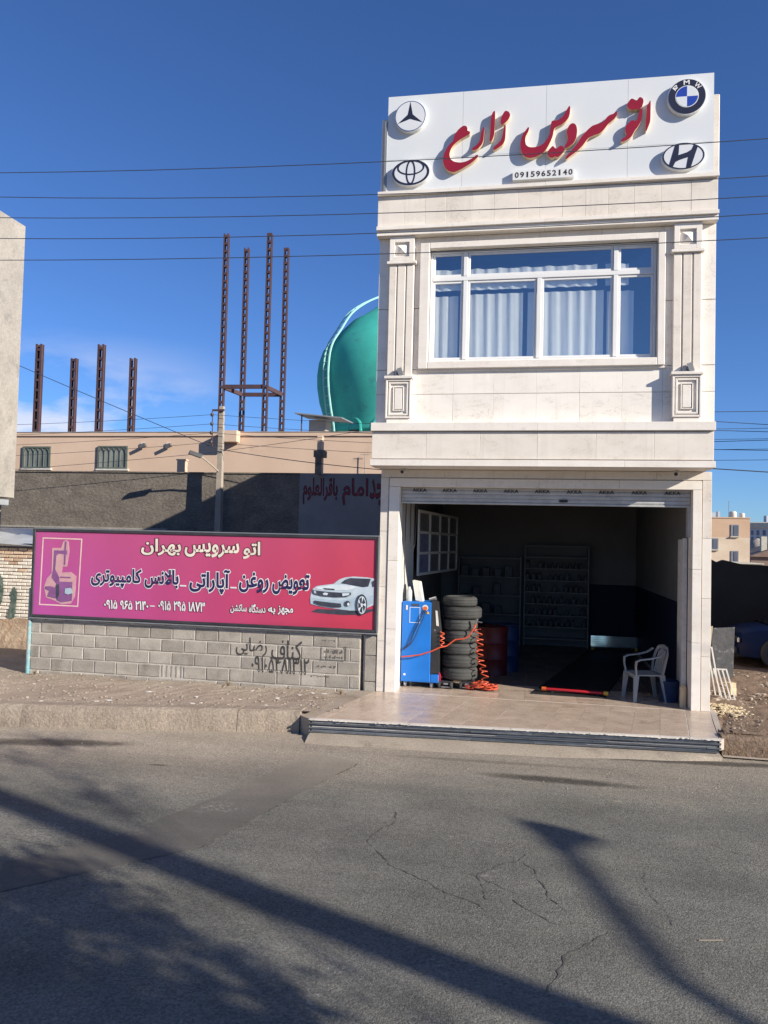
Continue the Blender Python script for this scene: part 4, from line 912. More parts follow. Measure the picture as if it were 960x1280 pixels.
# roller shutter, rolled up: slats hang below the lintel
sh = thing('roller_shutter', None, None); sh.parent = shop; sh.location = (.03, .16, 3.05); ORG[sh.name] = (.13, .16, 3.29)
for k in range(4):
    z = 3.318 + k * .064
    b = MB(); pr = [(z, .15), (z + .012, .142), (z + .03, .138), (z + .05, .142), (z + .062, .15)]
    vs = []; 
    for zz, yy in pr: vs += [(-2.108, yy, zz), (2.368, yy, zz)]
    for zz, yy in pr: vs += [(-2.108, .17, zz), (2.368, .17, zz)]
    b.add(vs, [(2 * i, 2 * i + 1, 2 * i + 3, 2 * i + 2) for i in range(4)] + [(10, 12, 13, 11)] + [(0, 10, 11, 1), (8, 9, 19, 18)])
    b.build('slat', 'shutter', sh)
MB().box(-2.108, 2.368, .135, .175, 3.285, 3.315, .004).build('bottom_rail', 'shutter', sh)
MB().box(.41, .54, .122, .134, 3.335, 3.375, .004).build('lock_plate', 'black_plastic', sh)
for k in range(9): 
    x = -1.93 + k * .49
    lettering('lettering', 'AKKA', x, x + .235, 3.475, 3.53, .132, 'black_letter', sh, bold=.02)
MB().box(-2.1, 2.37, .18, .55, 3.30, 3.54).build('shutter_box', 'ceiling', shop)
# garage inside
ZF = .24
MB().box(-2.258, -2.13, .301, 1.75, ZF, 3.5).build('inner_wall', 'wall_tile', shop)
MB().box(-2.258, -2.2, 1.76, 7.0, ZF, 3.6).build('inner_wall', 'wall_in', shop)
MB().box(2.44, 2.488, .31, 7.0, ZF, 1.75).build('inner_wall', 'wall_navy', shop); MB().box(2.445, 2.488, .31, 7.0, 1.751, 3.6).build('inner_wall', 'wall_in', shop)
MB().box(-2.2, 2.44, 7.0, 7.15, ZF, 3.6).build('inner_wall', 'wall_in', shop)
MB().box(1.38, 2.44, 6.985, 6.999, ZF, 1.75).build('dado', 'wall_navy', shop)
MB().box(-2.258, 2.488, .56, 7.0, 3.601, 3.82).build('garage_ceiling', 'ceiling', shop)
b = MB(); b.box(2.30, 2.368, .31, .36, ZF + .003, 2.82, .006); b.box(2.31, 2.36, .361, .8, ZF + .003, 2.8, .006); b.build('folding_door_leaf', 'frame_white', shop)
b = MB(); b.box(2.335, 2.373, .14, .29, 2.83, 3.3); b.build('shutter_guide', 'shutter', shop)
b = MB(); b.tube([(-2.0, .45, 3.3), (-2.0, .45, 2.6), (-1.97, .46, 2.45), (-1.92, .47, 2.62), (-1.9, .48, 3.3)], .008, 6); b.tube([(-2.07, .4, 3.3), (-2.08, .4, 2.2), (-2.05, .4, 1.7)], .007, 6); b.build('hanging_cable', 'black_plastic', shop)

# floor: base slab with single tiles
AL0, AL1, AR0, AR1 = Vector((-2.89, -2.21)), Vector((-2.44, -.03)), Vector((2.39, -1.80)), Vector((2.645, -.03))
b = MB(); b.prismz([tuple(AL0 + Vector((.02, .02))), tuple(AR0 + Vector((-.02, .02))), tuple(AR1), (2.645, .0), (2.49, .02), (2.49, 7.0), (-2.26, 7.0), (-2.26, .02), tuple(AL1)], .03, .2375)
floor = struct(b.build('shop_floor', 'tile_joint'))
def bil(u, v):
    a = AL0.lerp(AL1, v); c = AR0.lerp(AR1, v); return a.lerp(c, u)
NC, NR = 13, 5
us = [0, .03] + [.03 + .9 * (i + 1) / NC for i in range(NC)] + [1.0]
for j in range(NR):
    for i in range(len(us) - 1):
        e = .0009
        if i == len(us) - 2: e = .004
        P = [bil(us[i] + e * .5, (j + .003) / NR), bil(us[i + 1] - e * .5, (j + .003) / NR), bil(us[i + 1] - e * .5, (j + .997) / NR), bil(us[i] + e * .5, (j + .997) / NR)]
        z = .240 + R.uniform(-.0008, .0008)
        MB().add([(q.x, q.y, .2372) for q in P] + [(q.x, q.y, z) for q in P], [(4, 5, 6, 7), (0, 1, 5, 4), (1, 2, 6, 5), (2, 3, 7, 6), (3, 0, 4, 7)]).build('floor_tile', 'tile', floor)
tw, td = 4.46 / 11, .42
tmd = MB().box(-tw / 2 + .002, tw / 2 - .002, -td / 2 + .002, td / 2 - .002, -.003, 0).mesh('floor_tile', 'tile_shaded')
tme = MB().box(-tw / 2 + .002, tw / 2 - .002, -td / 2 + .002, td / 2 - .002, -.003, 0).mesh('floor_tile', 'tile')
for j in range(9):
    for i in range(11): piece(tme if j < 3 else tmd, 'floor_tile', floor, (-2.10 + tw * (i + .5), .0 + td * (j + .5), .240 + R.uniform(-.0008, .0008)))  # rows further in take the darker tile, with the shade in its colour
MB().box(-2.12, 2.36, 3.79, 6.99, .2376, .2395).build('rear_floor', 'tile_shaded', floor)
# step front: layered dark granite strips
step = struct(MB().prismz([tuple(AL0 + Vector((.03, .05))), tuple(AR0 + Vector((-.03, .05))), tuple(AR0 + Vector((-.03, .3))), tuple(AL0 + Vector((.03, .3)))], .0, .215).build('front_step', 'concrete'))
dirv = (AR0 - AL0); Ls = dirv.length; dn = dirv.normalized(); nn = Vector((dn.y, -dn.x))
z = .226
for k, (h, pr, mt_) in enumerate(((.018, .020, 'tile_joint'), (.034, -.012, 'riser_black'), (.022, .012, 'riser_grey'), (.030, -.008, 'riser_black'), (.016, .016, 'riser_grey'), (.034, -.004, 'riser_black'), (.02, .012, 'riser_grey'))):
    x = -.02
    while x < Ls - .05:
        l_ = R.uniform(.7, 1.5); x1 = min(x + l_, Ls + .02); p = pr + R.uniform(-.006, .006)
        c = AL0 + dn * ((x + x1) / 2) + nn * (p / 2 - .03)
        mm = mt_ if R.random() > .2 else {'riser_black': 'riser_grey'}.get(mt_, mt_)
        b = MB(); b.obox((c.x, c.y, z + h / 2), tuple(dn.to_3d() * ((x1 - x) / 2 - .003)), tuple(nn.to_3d() * (p / 2 + .03)), (0, 0, h / 2 - .001)); b.build('stone_strip', mm, step)
        x = x1
    z -= h + .0005
# rough mortar lip on the step edge
b = MB()
for i in range(260):
    t = R.random(); q = AL0 + dn * (t * Ls) + nn * R.uniform(-.02, .03); b.ball((q.x, q.y, .238 + R.uniform(-.012, .003)), R.uniform(.004, .013), (2, 1, .6), .3)
tag(b.build('mortar_crumbs', 'tile_joint'), 'rough pale mortar crumbs along the edge of the shop step', 'mortar', None, 'stuff')
# concrete apron sloping to the road
b = MB(); n = 40; vs = []; fs = []
for i in range(n + 1):
    t = i / n; q = AL0 + dn * (t * Ls) + nn * .0; f = q + nn * ((.34 + .16 * math.sin(t * 3.1) - .22 * t + .02 * math.sin(t * 23)))
    vs += [(q.x, q.y + .05, .062), (q.x + nn.x * .12, q.y + nn.y * .12, 0.05), (f.x, f.y, .001)]
for i in range(n): k = 3 * i; fs += [(k, k + 3, k + 4, k + 1), (k + 1, k + 4, k + 5, k + 2)]
ap = struct(b.add([(x, y, z_) for x, y, z_ in vs], [f[::-1] for f in fs]).build('concrete_apron', 'apron', smooth=True))
b = MB(); b.prismz([(-3.13, -1.80), (-3.085, -2.02), (-2.9, -2.20), (-2.86, -2.1), (-2.45, -.02), (-2.75, -.02), (-3.16, -1.7)], -.05, .238); struct(b.build('concrete_strip', 'concrete'))
b = MB(); b.prismz([(2.39, -1.80), (2.46, -1.72), (2.72, -.1), (2.75, .4), (2.65, .4), (2.65, -.03)], .1, .236); struct(b.build('concrete_strip', 'stone_side'))

# ---------------------------------------------------------------- security cameras, spotlights
def sec_cam(x, y, z, label):
    t = thing('security_camera', label, 'camera', (x, y, z), 'security cameras under the balcony band')
    b = MB(); b.lathe([(.0, .0), (.045, .0), (.045, .018), (.0, .018)], (x, y, z - .018), 14); b.build('mount', 'frame_white', t)
    b = MB(); b.tube([(x, y - .02, z - .03), (x - .04, y - .10, z - .06)], .03, 12); b.build('housing', 'frame_white', t)
    b = MB(); b.tube([(x - .041, y - .102, z - .061), (x - .047, y - .114, z - .066)], .026, 12); b.build('lens', 'black_plastic', t)
sec_cam(-2.0, -.16, 3.824, 'small white security camera above the left pillar of the garage')
sec_cam(2.13, -.16, 3.824, 'small white security camera above the right pillar of the garage')
def spot(x, label):
    t = thing('spotlight', label, 'light', (x, -.62, 5.22), 'facade spotlights on the pilaster ledges')
    MB().box(x - .03, x + .03, -.64, -.60, 5.221, 5.235).build('base', 'black_plastic', t)
    b = MB(); b.obox((x + .012, -.625, 5.285), (.035, 0, .01), (0, .025, .01), (-.02, -.01, .055)); b.build('lamp_head', 'grey_frame', t)
    MB().tube([(x - .03, -.625, 5.235), (x - .045, -.625, 5.27), (x - .02, -.625, 5.29)], .006, 6).build('bracket', 'black_plastic', t)
spot(-2.06, 'small spotlight on the ledge of the left pilaster'); spot(2.2, 'small spotlight on the ledge of the right pilaster')

# ================================================================== ROOF SIGN
YS = -.58
sign = thing('shop_sign', 'large white roof sign with red raised Persian lettering and four car badges', 'sign', (.08, YS, 8.13))
zb = lambda x: 8.158 + (8.116 - 8.158) * (x + 2.35) / 4.86
zt = lambda x: 9.674 + (9.643 - 9.674) * (x + 2.35) / 4.86
zm = lambda x: 8.654 + (8.613 - 8.654) * (x + 2.40) / 4.88
for x0, x1 in zip((-2.35, -1.166, .101, 1.296), (-1.169, .098, 1.293, 2.505)):
    MB().prism([(x0, zb(x0)), (x1, zb(x1)), (x1, zm(x1) - .002), (x0, zm(x0) - .002)], YS, YS + .03).build('sign_panel', 'white_panel', sign)
    MB().prism([(x0, zm(x0) + .002), (x1, zm(x1) + .002), (x1, zt(x1)), (x0, zt(x0))], YS, YS + .03).build('sign_panel', 'white_panel', sign)
MB().box(-2.32, 2.47, YS + .031, YS + .07, 8.17, 9.6).build('backing', 'grey_frame', sign)
MB().box(-2.40, -2.352, YS - .01, YS + .08, 8.14, 9.28, .004).build('side_channel', 'grey_frame', sign)
for P in LETTERS:
    # smooth the traced outline a little
    Q = []
    for i in range(len(P)):
        a, c, d = Vector(P[i - 1]), Vector(P[i]), Vector(P[(i + 1) % len(P)])
        Q.append(tuple(c.lerp(a, .22))); Q.append(tuple(c.lerp(d, .22)))
    lt = MB().prism(Q, YS - .073, YS - .001).build('letter', 'letter_side', sign)
    MB().prism(Q, YS - .076, YS - .0733).build('face', 'red_face', lt)
def badge(cx, cz, rx_, rz_, name='badge'):
    e = MB().prism(circle(cx, cz, rx_, rz_, 40), YS - .072, YS - .001).build(name, 'white_edge', sign); return e
def flat(e, poly, mat, lev, name): MB().prism(poly, YS - .073 - .002 * lev - .0015, YS - .0725 - .002 * (lev - 1) - .0003).build(name, mat, e)
# three-pointed star
cx, cz = -1.985, 9.30
e = badge(cx, cz, .25, .25)
flat(e, circle(cx, cz, .243, .243, 40), 'chrome', 1, 'ring'); flat(e, circle(cx, cz, .229, .229, 40), 'emblem_grey', 2, 'disc')
st = []
for k in range(6):
    a = math.pi / 2 + k * math.pi / 3; r_ = .226 if k % 2 == 0 else .046; st.append((cx + r_ * math.cos(a), cz + r_ * math.sin(a)))
flat(e, st, 'emblem_dark', 3, 'star')
# three ellipses
cx, cz = -1.957, 8.404
e = badge(cx, cz, .305, .212)
def ring(e, cx, cz, a, c, t, mat, lev, tt=None, name='ring'):
    o = circle(cx, cz, a, c, 40); i_ = circle(cx, cz, a - t, c - (tt or t), 40)
    b = MB(); y0 = YS - .073 - .002 * lev - .0015; y1 = YS - .0725 - .0003
    n = 40; vs = [(x, y0, z) for x, z in o] + [(x, y0, z) for x, z in i_] + [(x, y1, z) for x, z in o] + [(x, y1, z) for x, z in i_]
    fs = []
    for k in range(n):
        q = (k + 1) % n; fs += [(k, q, n + q, n + k), (k, 2 * n + k, 2 * n + q, q), (n + k, n + q, 3 * n + q, 3 * n + k)]
    b.add(vs, fs).build(name, mat, e)
flat(e, circle(cx, cz, .292, .20, 40), 'emblem_grey', 1, 'disc')
ring(e, cx, cz, .292, .20, .036, 'emblem_dark', 2, .026); ring(e, cx, cz + .075, .215, .118, .026, 'emblem_dark', 2.5, .022); ring(e, cx, cz + .0, .075, .196, .021, 'emblem_dark', 3, .03)
# roundel
cx, cz = 2.116, 9.275
e = badge(cx, cz, .268, .268)
flat(e, circle(cx, cz, .258, .258, 48), 'emblem_dark', 1, 'ring'); flat(e, circle(cx, cz, .163, .163, 40), 'white_edge', 2, 'disc')
for q in (1, 3):
    P = [(cx, cz)] + [(cx + .153 * math.cos(q * math.pi / 2 + t * math.pi / 20), cz + .153 * math.sin(q * math.pi / 2 + t * math.pi / 20)) for t in range(11)]; flat(e, P, 'emblem_blue', 3, 'quarter')
for q in (0, 2):
    P = [(cx, cz)] + [(cx + .153 * math.cos(q * math.pi / 2 + t * math.pi / 20), cz + .153 * math.sin(q * math.pi / 2 + t * math.pi / 20)) for t in range(11)]; flat(e, P, 'emblem_grey', 3, 'quarter')
for ch, a in (('B', 137), ('M', 92), ('W', 45)):
    o = lettering('lettering', ch, -.042 if ch != 'W' else -.05, .042 if ch != 'W' else .05, -.034, .034, 0, 'white_print', e, bold=.02)
    me = o.data; ca, sa = math.cos(rad(a - 90)), math.sin(rad(a - 90)); px_, pz_ = cx + .210 * math.cos(rad(a)), cz + .210 * math.sin(rad(a)); og = ORG[e.name]
    for v in me.vertices: x, z = v.co.x + og[0], v.co.z + og[2]; v.co = (px_ + x * ca - z * sa - og[0], YS - .0785 - og[1], pz_ + x * sa + z * ca - og[2])
# slanted H in an ellipse
cx, cz = 2.075, 8.39
e = badge(cx, cz, .303, .205)
flat(e, circle(cx, cz, .292, .195, 40), 'emblem_grey', 1, 'disc'); ring(e, cx, cz, .292, .195, .02, 'emblem_dark', 2, .015)
def hb(p0, p1, p2, p3): return [p0, p1, p2, p3]
flat(e, [(cx - .20, cz - .135), (cx - .15, cz - .165), (cx - .075, cz - .01), (cx - .065, cz + .06), (cx - .06, cz + .178), (cx - .115, cz + .172)], 'emblem_dark', 3, 'letter')
flat(e, [(cx + .20, cz + .135), (cx + .15, cz + .165), (cx + .075, cz + .01), (cx + .06, cz - .06), (cx + .04, cz - .185), (cx + .105, cz - .172)], 'emblem_dark', 3.05, 'letter')
flat(e, [(cx - .14, cz - .10), (cx - .05, cz - .055), (cx + .07, cz - .02), (cx + .145, cz + .11), (cx + .05, cz + .05), (cx - .07, cz + .015)], 'emblem_dark', 3.1, 'letter')
# phone number box
pb = MB().prism([(-.386, 8.185), (.52, 8.18), (.52, 8.325), (-.386, 8.33)], YS - .072, YS - .001).build('number_box', 'white_edge', sign)
for k, ch in enumerate('09159652140'):
    x = -.355 + k * .0795
    lettering('digit', ch, x + (.016 if ch == '1' else 0), x + (.042 if ch == '1' else .060), 8.215, 8.302, YS - .0735, 'black_letter', pb, bold=.0 if ch == '1' else .03)

# ================================================================== BILLBOARD AND BLOCK WALL
bd = thing('billboard', 'long pink and red advertising board with Persian lettering on the block wall', 'billboard', (-5.53, -.03, 1.18))
MB().box(-8.60, -2.455, -.055, -.02, 1.215, 2.685).build('banner', 'banner', bd)
for q in ((-8.64, -8.586, 1.172, 2.728), (-2.469, -2.43, 1.172, 2.728), (-8.585, -2.47, 2.678, 2.728), (-8.585, -2.47, 1.178, 1.226)): MB().box(q[0], q[1], -.075, .02, q[2], q[3], .006).build('frame_bar', 'black_frame', bd)
MB().box(-8.63, -2.42, -.05, .0, 2.7285, 2.742).build('top_edge', 'grey_frame', bd); MB().box(-8.63, -2.42, -.09, .02, 1.155, 1.1715).build('bottom_edge', 'grey_frame', bd)
MB().box(-2.429, -2.408, -.07, .0, 1.18, 2.725).build('side_edge', 'grey_frame', bd)
def words(s, box, mat, bold, halo, hmat, y=-.060):
    x0, x1, z0, z1 = box; t = s[1:] if s[0] == 'D' else shape(s)
    lettering('lettering_outline', t, x0 - halo, x1 + halo, z0 - halo, z1 + halo, y, hmat, bd, bold=bold + .045)
    lettering('lettering', t, x0, x1, z0, z1, y - .0025, mat, bd, bold=bold)
for t_, bx_ in (('اتو', (-4.733, -4.432, 2.301, 2.594)), ('سرویس', (-5.776, -4.804, 2.308, 2.56)), ('بهران', (-6.573, -5.842, 2.316, 2.602))): words(t_, bx_, 'cream_print', .026, .012, 'dark_print')
for t_, bx_ in (('تعویض', (-4.206, -3.572, 1.735, 2.075)), ('روغن', (-4.786, -4.269, 1.745, 2.085)), ('آپاراتی', (-5.668, -4.948, 1.70, 2.11)), ('بالانس', (-6.487, -5.865, 1.757, 2.08)), ('کامپیوتری', (-7.489, -6.547, 1.74, 2.075))): words(t_, bx_, 'navy_print', .03, .016, 'white_print')
for x0, x1 in ((-5.841, -5.732), (-4.939, -4.833)):
    MB().box(x0, x1, -.0625, -.056, 1.805, 1.83).build('dash', 'white_print', bd)
words('D۰۹۱۵ ۹۶۵ ۲۱۴۰', (-7.228, -6.40, 1.375, 1.532), 'white_print', .03, .010, 'dark_print')
words('D۰۹۱۵ ۲۹۵ ۱۸۷۳', (-6.224, -5.376, 1.389, 1.557), 'white_print', .03, .010, 'dark_print')
MB().box(-6.375, -6.292, -.0625, -.056, 1.445, 1.462).build('dash', 'white_print', bd)
for t_, bx_ in (('مجهز', (-4.10, -3.836, 1.40, 1.55)), ('به', (-4.27, -4.14, 1.405, 1.52)), ('دستگاه', (-4.60, -4.31, 1.42, 1.566)), ('ساکشن', (-4.925, -4.64, 1.395, 1.55))): words(t_, bx_, 'white_print', .028, .009, 'dark_print')
# printed car
pc = MB().prism(CAR_SHADOW, -.0575, -.055).build('printed_car', 'car_dark', bd)
lev = [0]
def pr(poly, mat, name):
    lev[0] += 1; MB().prism(poly, -.0575 - .0012 * lev[0] - .0006, -.0575 - .0012 * lev[0] + .0002).build(name, mat, pc)
for poly, mat, name in ((CAR_BODY, 'car_silver', 'body'), (CAR_SIDE, 'car_mid', 'side'), (CAR_LOWER, 'car_mid', 'bumper'), (CAR_HOOD, 'car_light', 'bonnet'), (CAR_GLASS, 'car_dark', 'windscreen'), (CAR_SIDEGLASS, 'car_dark', 'side_window'), (CAR_SCOOP, 'car_dark', 'scoop'),
    (CAR_GRILLE, 'car_dark', 'grille'), (CAR_LAMPL, 'car_mid', 'headlight'), (CAR_LAMPR, 'car_light', 'headlight'), (CAR_TIE, 'car_light', 'emblem'), (CAR_INTAKE, 'car_dark', 'intake'), (CAR_FOG, 'car_dark', 'fog_light'), (CAR_FOGIN, 'car_light', 'fog_light'), (CAR_TYRE, 'car_dark', 'wheel'), (CAR_RIM, 'car_light', 'rim')):
    pr(poly, mat, name)
for g in CAR_GAPS: MB().prism(g, -.0575 - .0012 * (lev[0] + 1) - .0006, -.0575 - .0012 * (lev[0] + 1) + .0002).build('rim_gap', 'car_dark', pc)
# printed tyre changer in its frame
f0, f1 = CHANGER_FRAME0, CHANGER_FRAME1
b = MB(); b.add([(x, -.0585, z) for x, z in f0] + [(x, -.0585, z) for x, z in f1], [(i, 4 + i, 4 + (i + 1) % 4, (i + 1) % 4) for i in range(4)])
pf = b.build('printed_frame', 'print_pinkline', bd)
cc = MB().prism(CHANGER_GLOW, -.0585, -.0552).build('printed_machine', 'print_glow', bd)
for k, (p, mt_) in enumerate(((CHANGER_COLUMN, 'print_purple'), (CHANGER_ARM, 'print_purple'), (CHANGER_ROD, 'print_purple'), (CHANGER_TABLE, 'print_purple'), (CHANGER_CYL, 'print_purple'), (CHANGER_WHEEL, 'car_dark'), (CHANGER_PEDAL, 'car_mid'))):
    MB().prism(p, -.0600 - .0012 * k - .0006, -.0600 - .0012 * k + .0002).build('machine_part', mt_, cc)

wall = thing('block_wall', 'low grey cement block wall with spray-painted phone number under the billboard', 'wall', (-5.6, .1, .1))
MB().box(-8.64, -2.70, .0, .19, .02, 1.14).build('mortar', 'block_mortar', wall)
BL, BH = .412, .210
bme = [MB().box(-.197 + R.uniform(-.002, .002), .197, -.012, .10, .004, .198 + R.uniform(-.003, .002), .006).mesh('block', 'block') for _ in range(5)]
hme = MB().box(-.095, .095, -.01, .10, .004, .198, .006).mesh('block', 'block')
zr = [1.125, .905, .69, .475, .255, .04]
for r_ in range(5):
    z0 = zr[r_ + 1]; off = 0 if r_ % 2 == 0 else BL / 2; n = 0; sc = (zr[r_] - zr[r_ + 1]) / .215
    x = -8.44 + off - BL * (1 if off else 0)
    if r_ % 2 == 0:
        piece(hme, 'block', wall, (-8.55, .0, z0 - .002), 0, (.85, 1, sc))
    x0 = -8.44 if r_ % 2 == 0 else -8.635
    k = 0
    while x0 + BL < -2.69:
        if r_ == 3 and abs(x0 + BL / 2 + 6.08) < .21:       # the block laid on its side, with its open cells showing
            c = x0 + BL / 2; hb_ = MB(); 
            for q in range(5): hb_.box(c - .19 + q * .087, c - .165 + q * .087, -.006, .1, z0 + .01, z0 + .20)
            hb_.box(c - .19, c + .20, .05, .1, z0 + .01, z0 + .2); hb_.build('open_block', 'block', wall)
        else:
            piece(R.choice(bme), 'block', wall, (x0 + BL / 2, R.uniform(-.002, .002), z0 + R.uniform(-.003, .003)), R.uniform(-.004, .004), (1, 1, sc))
        x0 += BL
    if -2.70 - x0 > .05: piece(hme, 'block', wall, ((x0 - 2.70) / 2, 0, z0), 0, ((-2.70 - x0 - .01) / .19, 1, sc))
for z0, z1 in ((.1, .38), (.39, .80), (.81, 1.11)): MB().box(-2.625, -2.435, -.01, .18, z0, z1, .006).build('block', 'block', wall)
MB().box(-2.65, -2.43, .02, .18, .05, 1.12).build('mortar', 'block_mortar', wall)
b = MB()
for i in range(90):
    b.ball((-8.6 + 5.9 * R.random(), -.005 + R.uniform(-.01, .03), R.choice((1.128, 1.13, 1.135))), R.uniform(.012, .03), (R.uniform(1, 3), 1, .5), .3)
b.build('mortar_bed', 'block_mortar', wall)
# graffiti, flat paint on the blocks
def spray(s, x0, x1, z0, z1, mat='spray', bold=.002, name='graffiti'): lettering(name, s, x0, x1, z0, z1, -.0160, mat, wall, bold=bold)
spray(shape('کناف'), -4.20, -3.68, .66, .985); spray(shape('رضایی'), -4.82, -4.28, .70, 1.0)
spray('۰۹۱۰۵۴۸۱۳۱۲', -4.54, -3.55, .43, .70)
b = MB()
def scribble(x0, x1, z, h, n):
    for i in range(n):
        x = x0 + (x1 - x0) * (i + R.uniform(.1, .5)) / n; b.box(x, x + R.uniform(.3, .8) * (x1 - x0) / n, -.0162, -.0150, z + R.uniform(-h, h) * .3, z + R.uniform(.3, 1) * h)
scribble(-3.32, -2.98, .815, .055, 9); scribble(-3.32, -2.98, .735, .045, 9); scribble(-3.44, -3.08, .575, .035, 10); scribble(-3.52, -3.2, .42, .03, 9); scribble(-3.36, -3.12, 1.0, .035, 5)
b.box(-3.36, -3.345, -.0162, -.0150, .70, .90); b.box(-2.955, -2.935, -.0162, -.0150, .70, .93); b.box(-3.36, -2.95, -.0162, -.0150, .695, .705); b.build('stencil', 'stencil', wall)

# turquoise pipe at the wall's left end
b = MB(); b.tube([(-8.67, -.02, .1), (-8.665, -.02, .9), (-8.66, -.02, 1.68)], .035, 10)
tag(b.build('pipe_post', 'turquoise'), 'upright pipe in chipped turquoise paint at the left end of the block wall', 'post')

# ================================================================== BRICK SHED AT THE LEFT EDGE
sd_ = thing('brick_shed', 'low whitewashed brick shed with a grey metal roof at the left edge', 'shed', (-11.6, 2.5, .2))
Y0 = 2.5
MB().box(-13.5, -9.7, Y0 + .03, Y0 + .25, .1, 2.33).build('wall', 'brick_joint', sd_)
MB().box(-13.5, -9.72, Y0 + .26, 5.5, .1, 2.3).build('wall', 'brick_joint', sd_)
bl, bh = .225, .0735
bm = {}
for k in ('brick_white', 'brick_raw'): bm[k] = [MB().box(-bl / 2 + .006, bl / 2 - .006, -.012, .05, .006, bh - .008, .008).mesh('brick', k) for _ in range(2)]
for r_ in range(21):
    z = .78 + r_ * bh
    for c in range(9):
        x = -11.55 + c * bl + (bl / 2 if r_ % 2 else 0)
        if x > -9.78: continue
        k = 'brick_raw' if r_ > 16 + R.choice((0, 1, -1)) or R.random() < .02 else 'brick_white'
        piece(R.choice(bm[k]), 'brick', sd_, (x, Y0 + .01 + R.uniform(-.006, .006), z + R.uniform(-.004, .004)), R.uniform(-.02, .02))
# bulging mud render at the base
b = MB(); n, m_ = 30, 8; vs = []; fs = []
for j in range(m_ + 1):
    for i in range(n + 1):
        x = -13 + 3.3 * i / n; t = j / m_; vs.append((x, Y0 - .02 - .16 * math.sin(math.pi * min(1, t * 1.1)) * (1 - t) - (0 if t > .05 else -.05) + R.uniform(-.012, .012), .02 + .12 * math.sin(1.9 * x) * (1 - t) + (.78 + .04 * math.sin(x * 4)) * t))
for j in range(m_):
    for i in range(n): k = j * (n + 1) + i; fs.append((k, k + 1, k + n + 2, k + n + 1))
b.add(vs, fs).build('render_base', 'mud', sd_)
# roof sheets
for k, x in enumerate((-13.3, -12.3, -11.35, -10.55)):
    z0, z1 = 2.40 + .012 * k, 2.74 + .012 * k
    b = MB(); b.add([(x, Y0 - .14, z0), (x + 1.05, Y0 - .12, z0 - .05), (x + 1.0, Y0 + 1.8, z1 - .02), (x - .05, Y0 + 1.8, z1), (x, Y0 - .14, z0 - .006), (x + 1.05, Y0 - .12, z0 - .056), (x + 1.0, Y0 + 1.8, z1 - .026), (x - .05, Y0 + 1.8, z1 - .006)], [(0, 1, 2, 3), (7, 6, 5, 4), (0, 4, 5, 1), (1, 5, 6, 2), (3, 2, 6, 7), (0, 3, 7, 4)])
    b.build('roof_sheet', 'sheet_metal', sd_)
def blob(pts): return MB().prism(pts, Y0 - .022, Y0 - .0195)
blob([(-10.80, 1.5), (-10.755, 1.42), (-10.72, 1.34), (-10.735, 1.2), (-10.75, 1.0), (-10.77, .84), (-10.86, .80), (-10.95, .86), (-10.90, 1.0), (-10.85, 1.2), (-10.885, 1.34), (-10.845, 1.42)]).build('graffiti', 'graffiti_green', sd_)
blob([(-11.35, 1.0), (-11.14, 1.04), (-11.07, 1.2), (-11.05, 1.4), (-11.08, 1.64), (-11.2, 1.82), (-11.4, 1.82), (-11.4, 1.72), (-11.2, 1.58), (-11.17, 1.3), (-11.3, 1.14)]).build('graffiti', 'graffiti_green', sd_)

# ================================================================== LEFT CONCRETE BUILDING
lb = thing('plastered_building', 'tall bare plastered building side cut off by the left edge', 'building', (-16, 0, 0))
MB().box(-19, -13.46, 2.6, 6.0, 3.56, 10.83).build('upper_wall', 'plaster_grey', lb)
MB().box(-19, -13.40, -4.0, 3.6, 3.54, 10.97).build('upper_wall', 'plaster', lb)
MB().box(-19, -13.75, -4.0, 5.9, .1, 3.53).build('lower_wall', 'plaster', lb)
MB().box(-13.74, -13.5, 5.2, 5.85, 3.35, 3.50).build('ledge', 'sheet_metal', lb)

# ================================================================== MOSQUE AND YARD WALLS BEHIND
yw = thing('yard_wall', 'long dark sooty wall behind the billboard with red writing at its right end', 'wall', (-14, 15, 0))
MB().box(-34, -8.36, 15.0, 15.3, 0, 5.03).build('wall', 'dark_wall', yw)
MB().box(-34, -8.36, 14.96, 15.33, 5.031, 5.075).build('coping', 'dark_wall', yw)
MB().box(-8.36, 3.0, 14.95, 15.3, 0, 5.07).build('painted_wall', 'grey_paint', yw)
MB().box(-34, -13.5, 14.9, 14.999, 2.86, 2.93).build('ledge', 'plaster_grey', yw)
MB().box(-34, -8.4, 14.93, 14.999, 2.5, 2.86).build('ledge', 'grey_paint', yw)
for k, s in enumerate(('باقرالعلوم', 'امام', 'مسجد')):
    x0, x1 = ((-8.2, -6.95), (-6.72, -5.82), (-5.72, -4.6))[k]
    t = shape(s)
    lettering('writing_outline', t, x0 - .03, x1 + .03, 3.92, 4.90, 14.945, 'black_letter', yw, bold=.035)
    lettering('writing', t, x0, x1, 3.96, 4.86, 14.94, 'red_paint', yw, bold=.008)
mq = thing('mosque', 'tan rendered mosque hall with a turquoise dome behind the dark wall', 'building', (-14, 22, 0))
MB().box(-36, 2, 19.5, 19.8, 0, 7.05).build('wall', 'tan_render', mq)
MB().box(-36, 2, 19.44, 19.84, 7.051, 7.21).build('parapet_cap', 'tan_render', mq); MB().box(-36, 2, 19.42, 19.86, 7.2105, 7.24).build('parapet_cap', 'tan_trim', mq)
MB().box(-36, 2, 19.81, 46, 6.6, 6.9).build('roof', 'tan_trim', mq); MB().box(-36, -35.7, 19.81, 46, 0, 6.59).build('wall', 'tan_render', mq)
MB().box(-13.25, -12.45, 19.0, 19.43, 6.75, 7.235).build('wall_box', 'tan_render', mq)
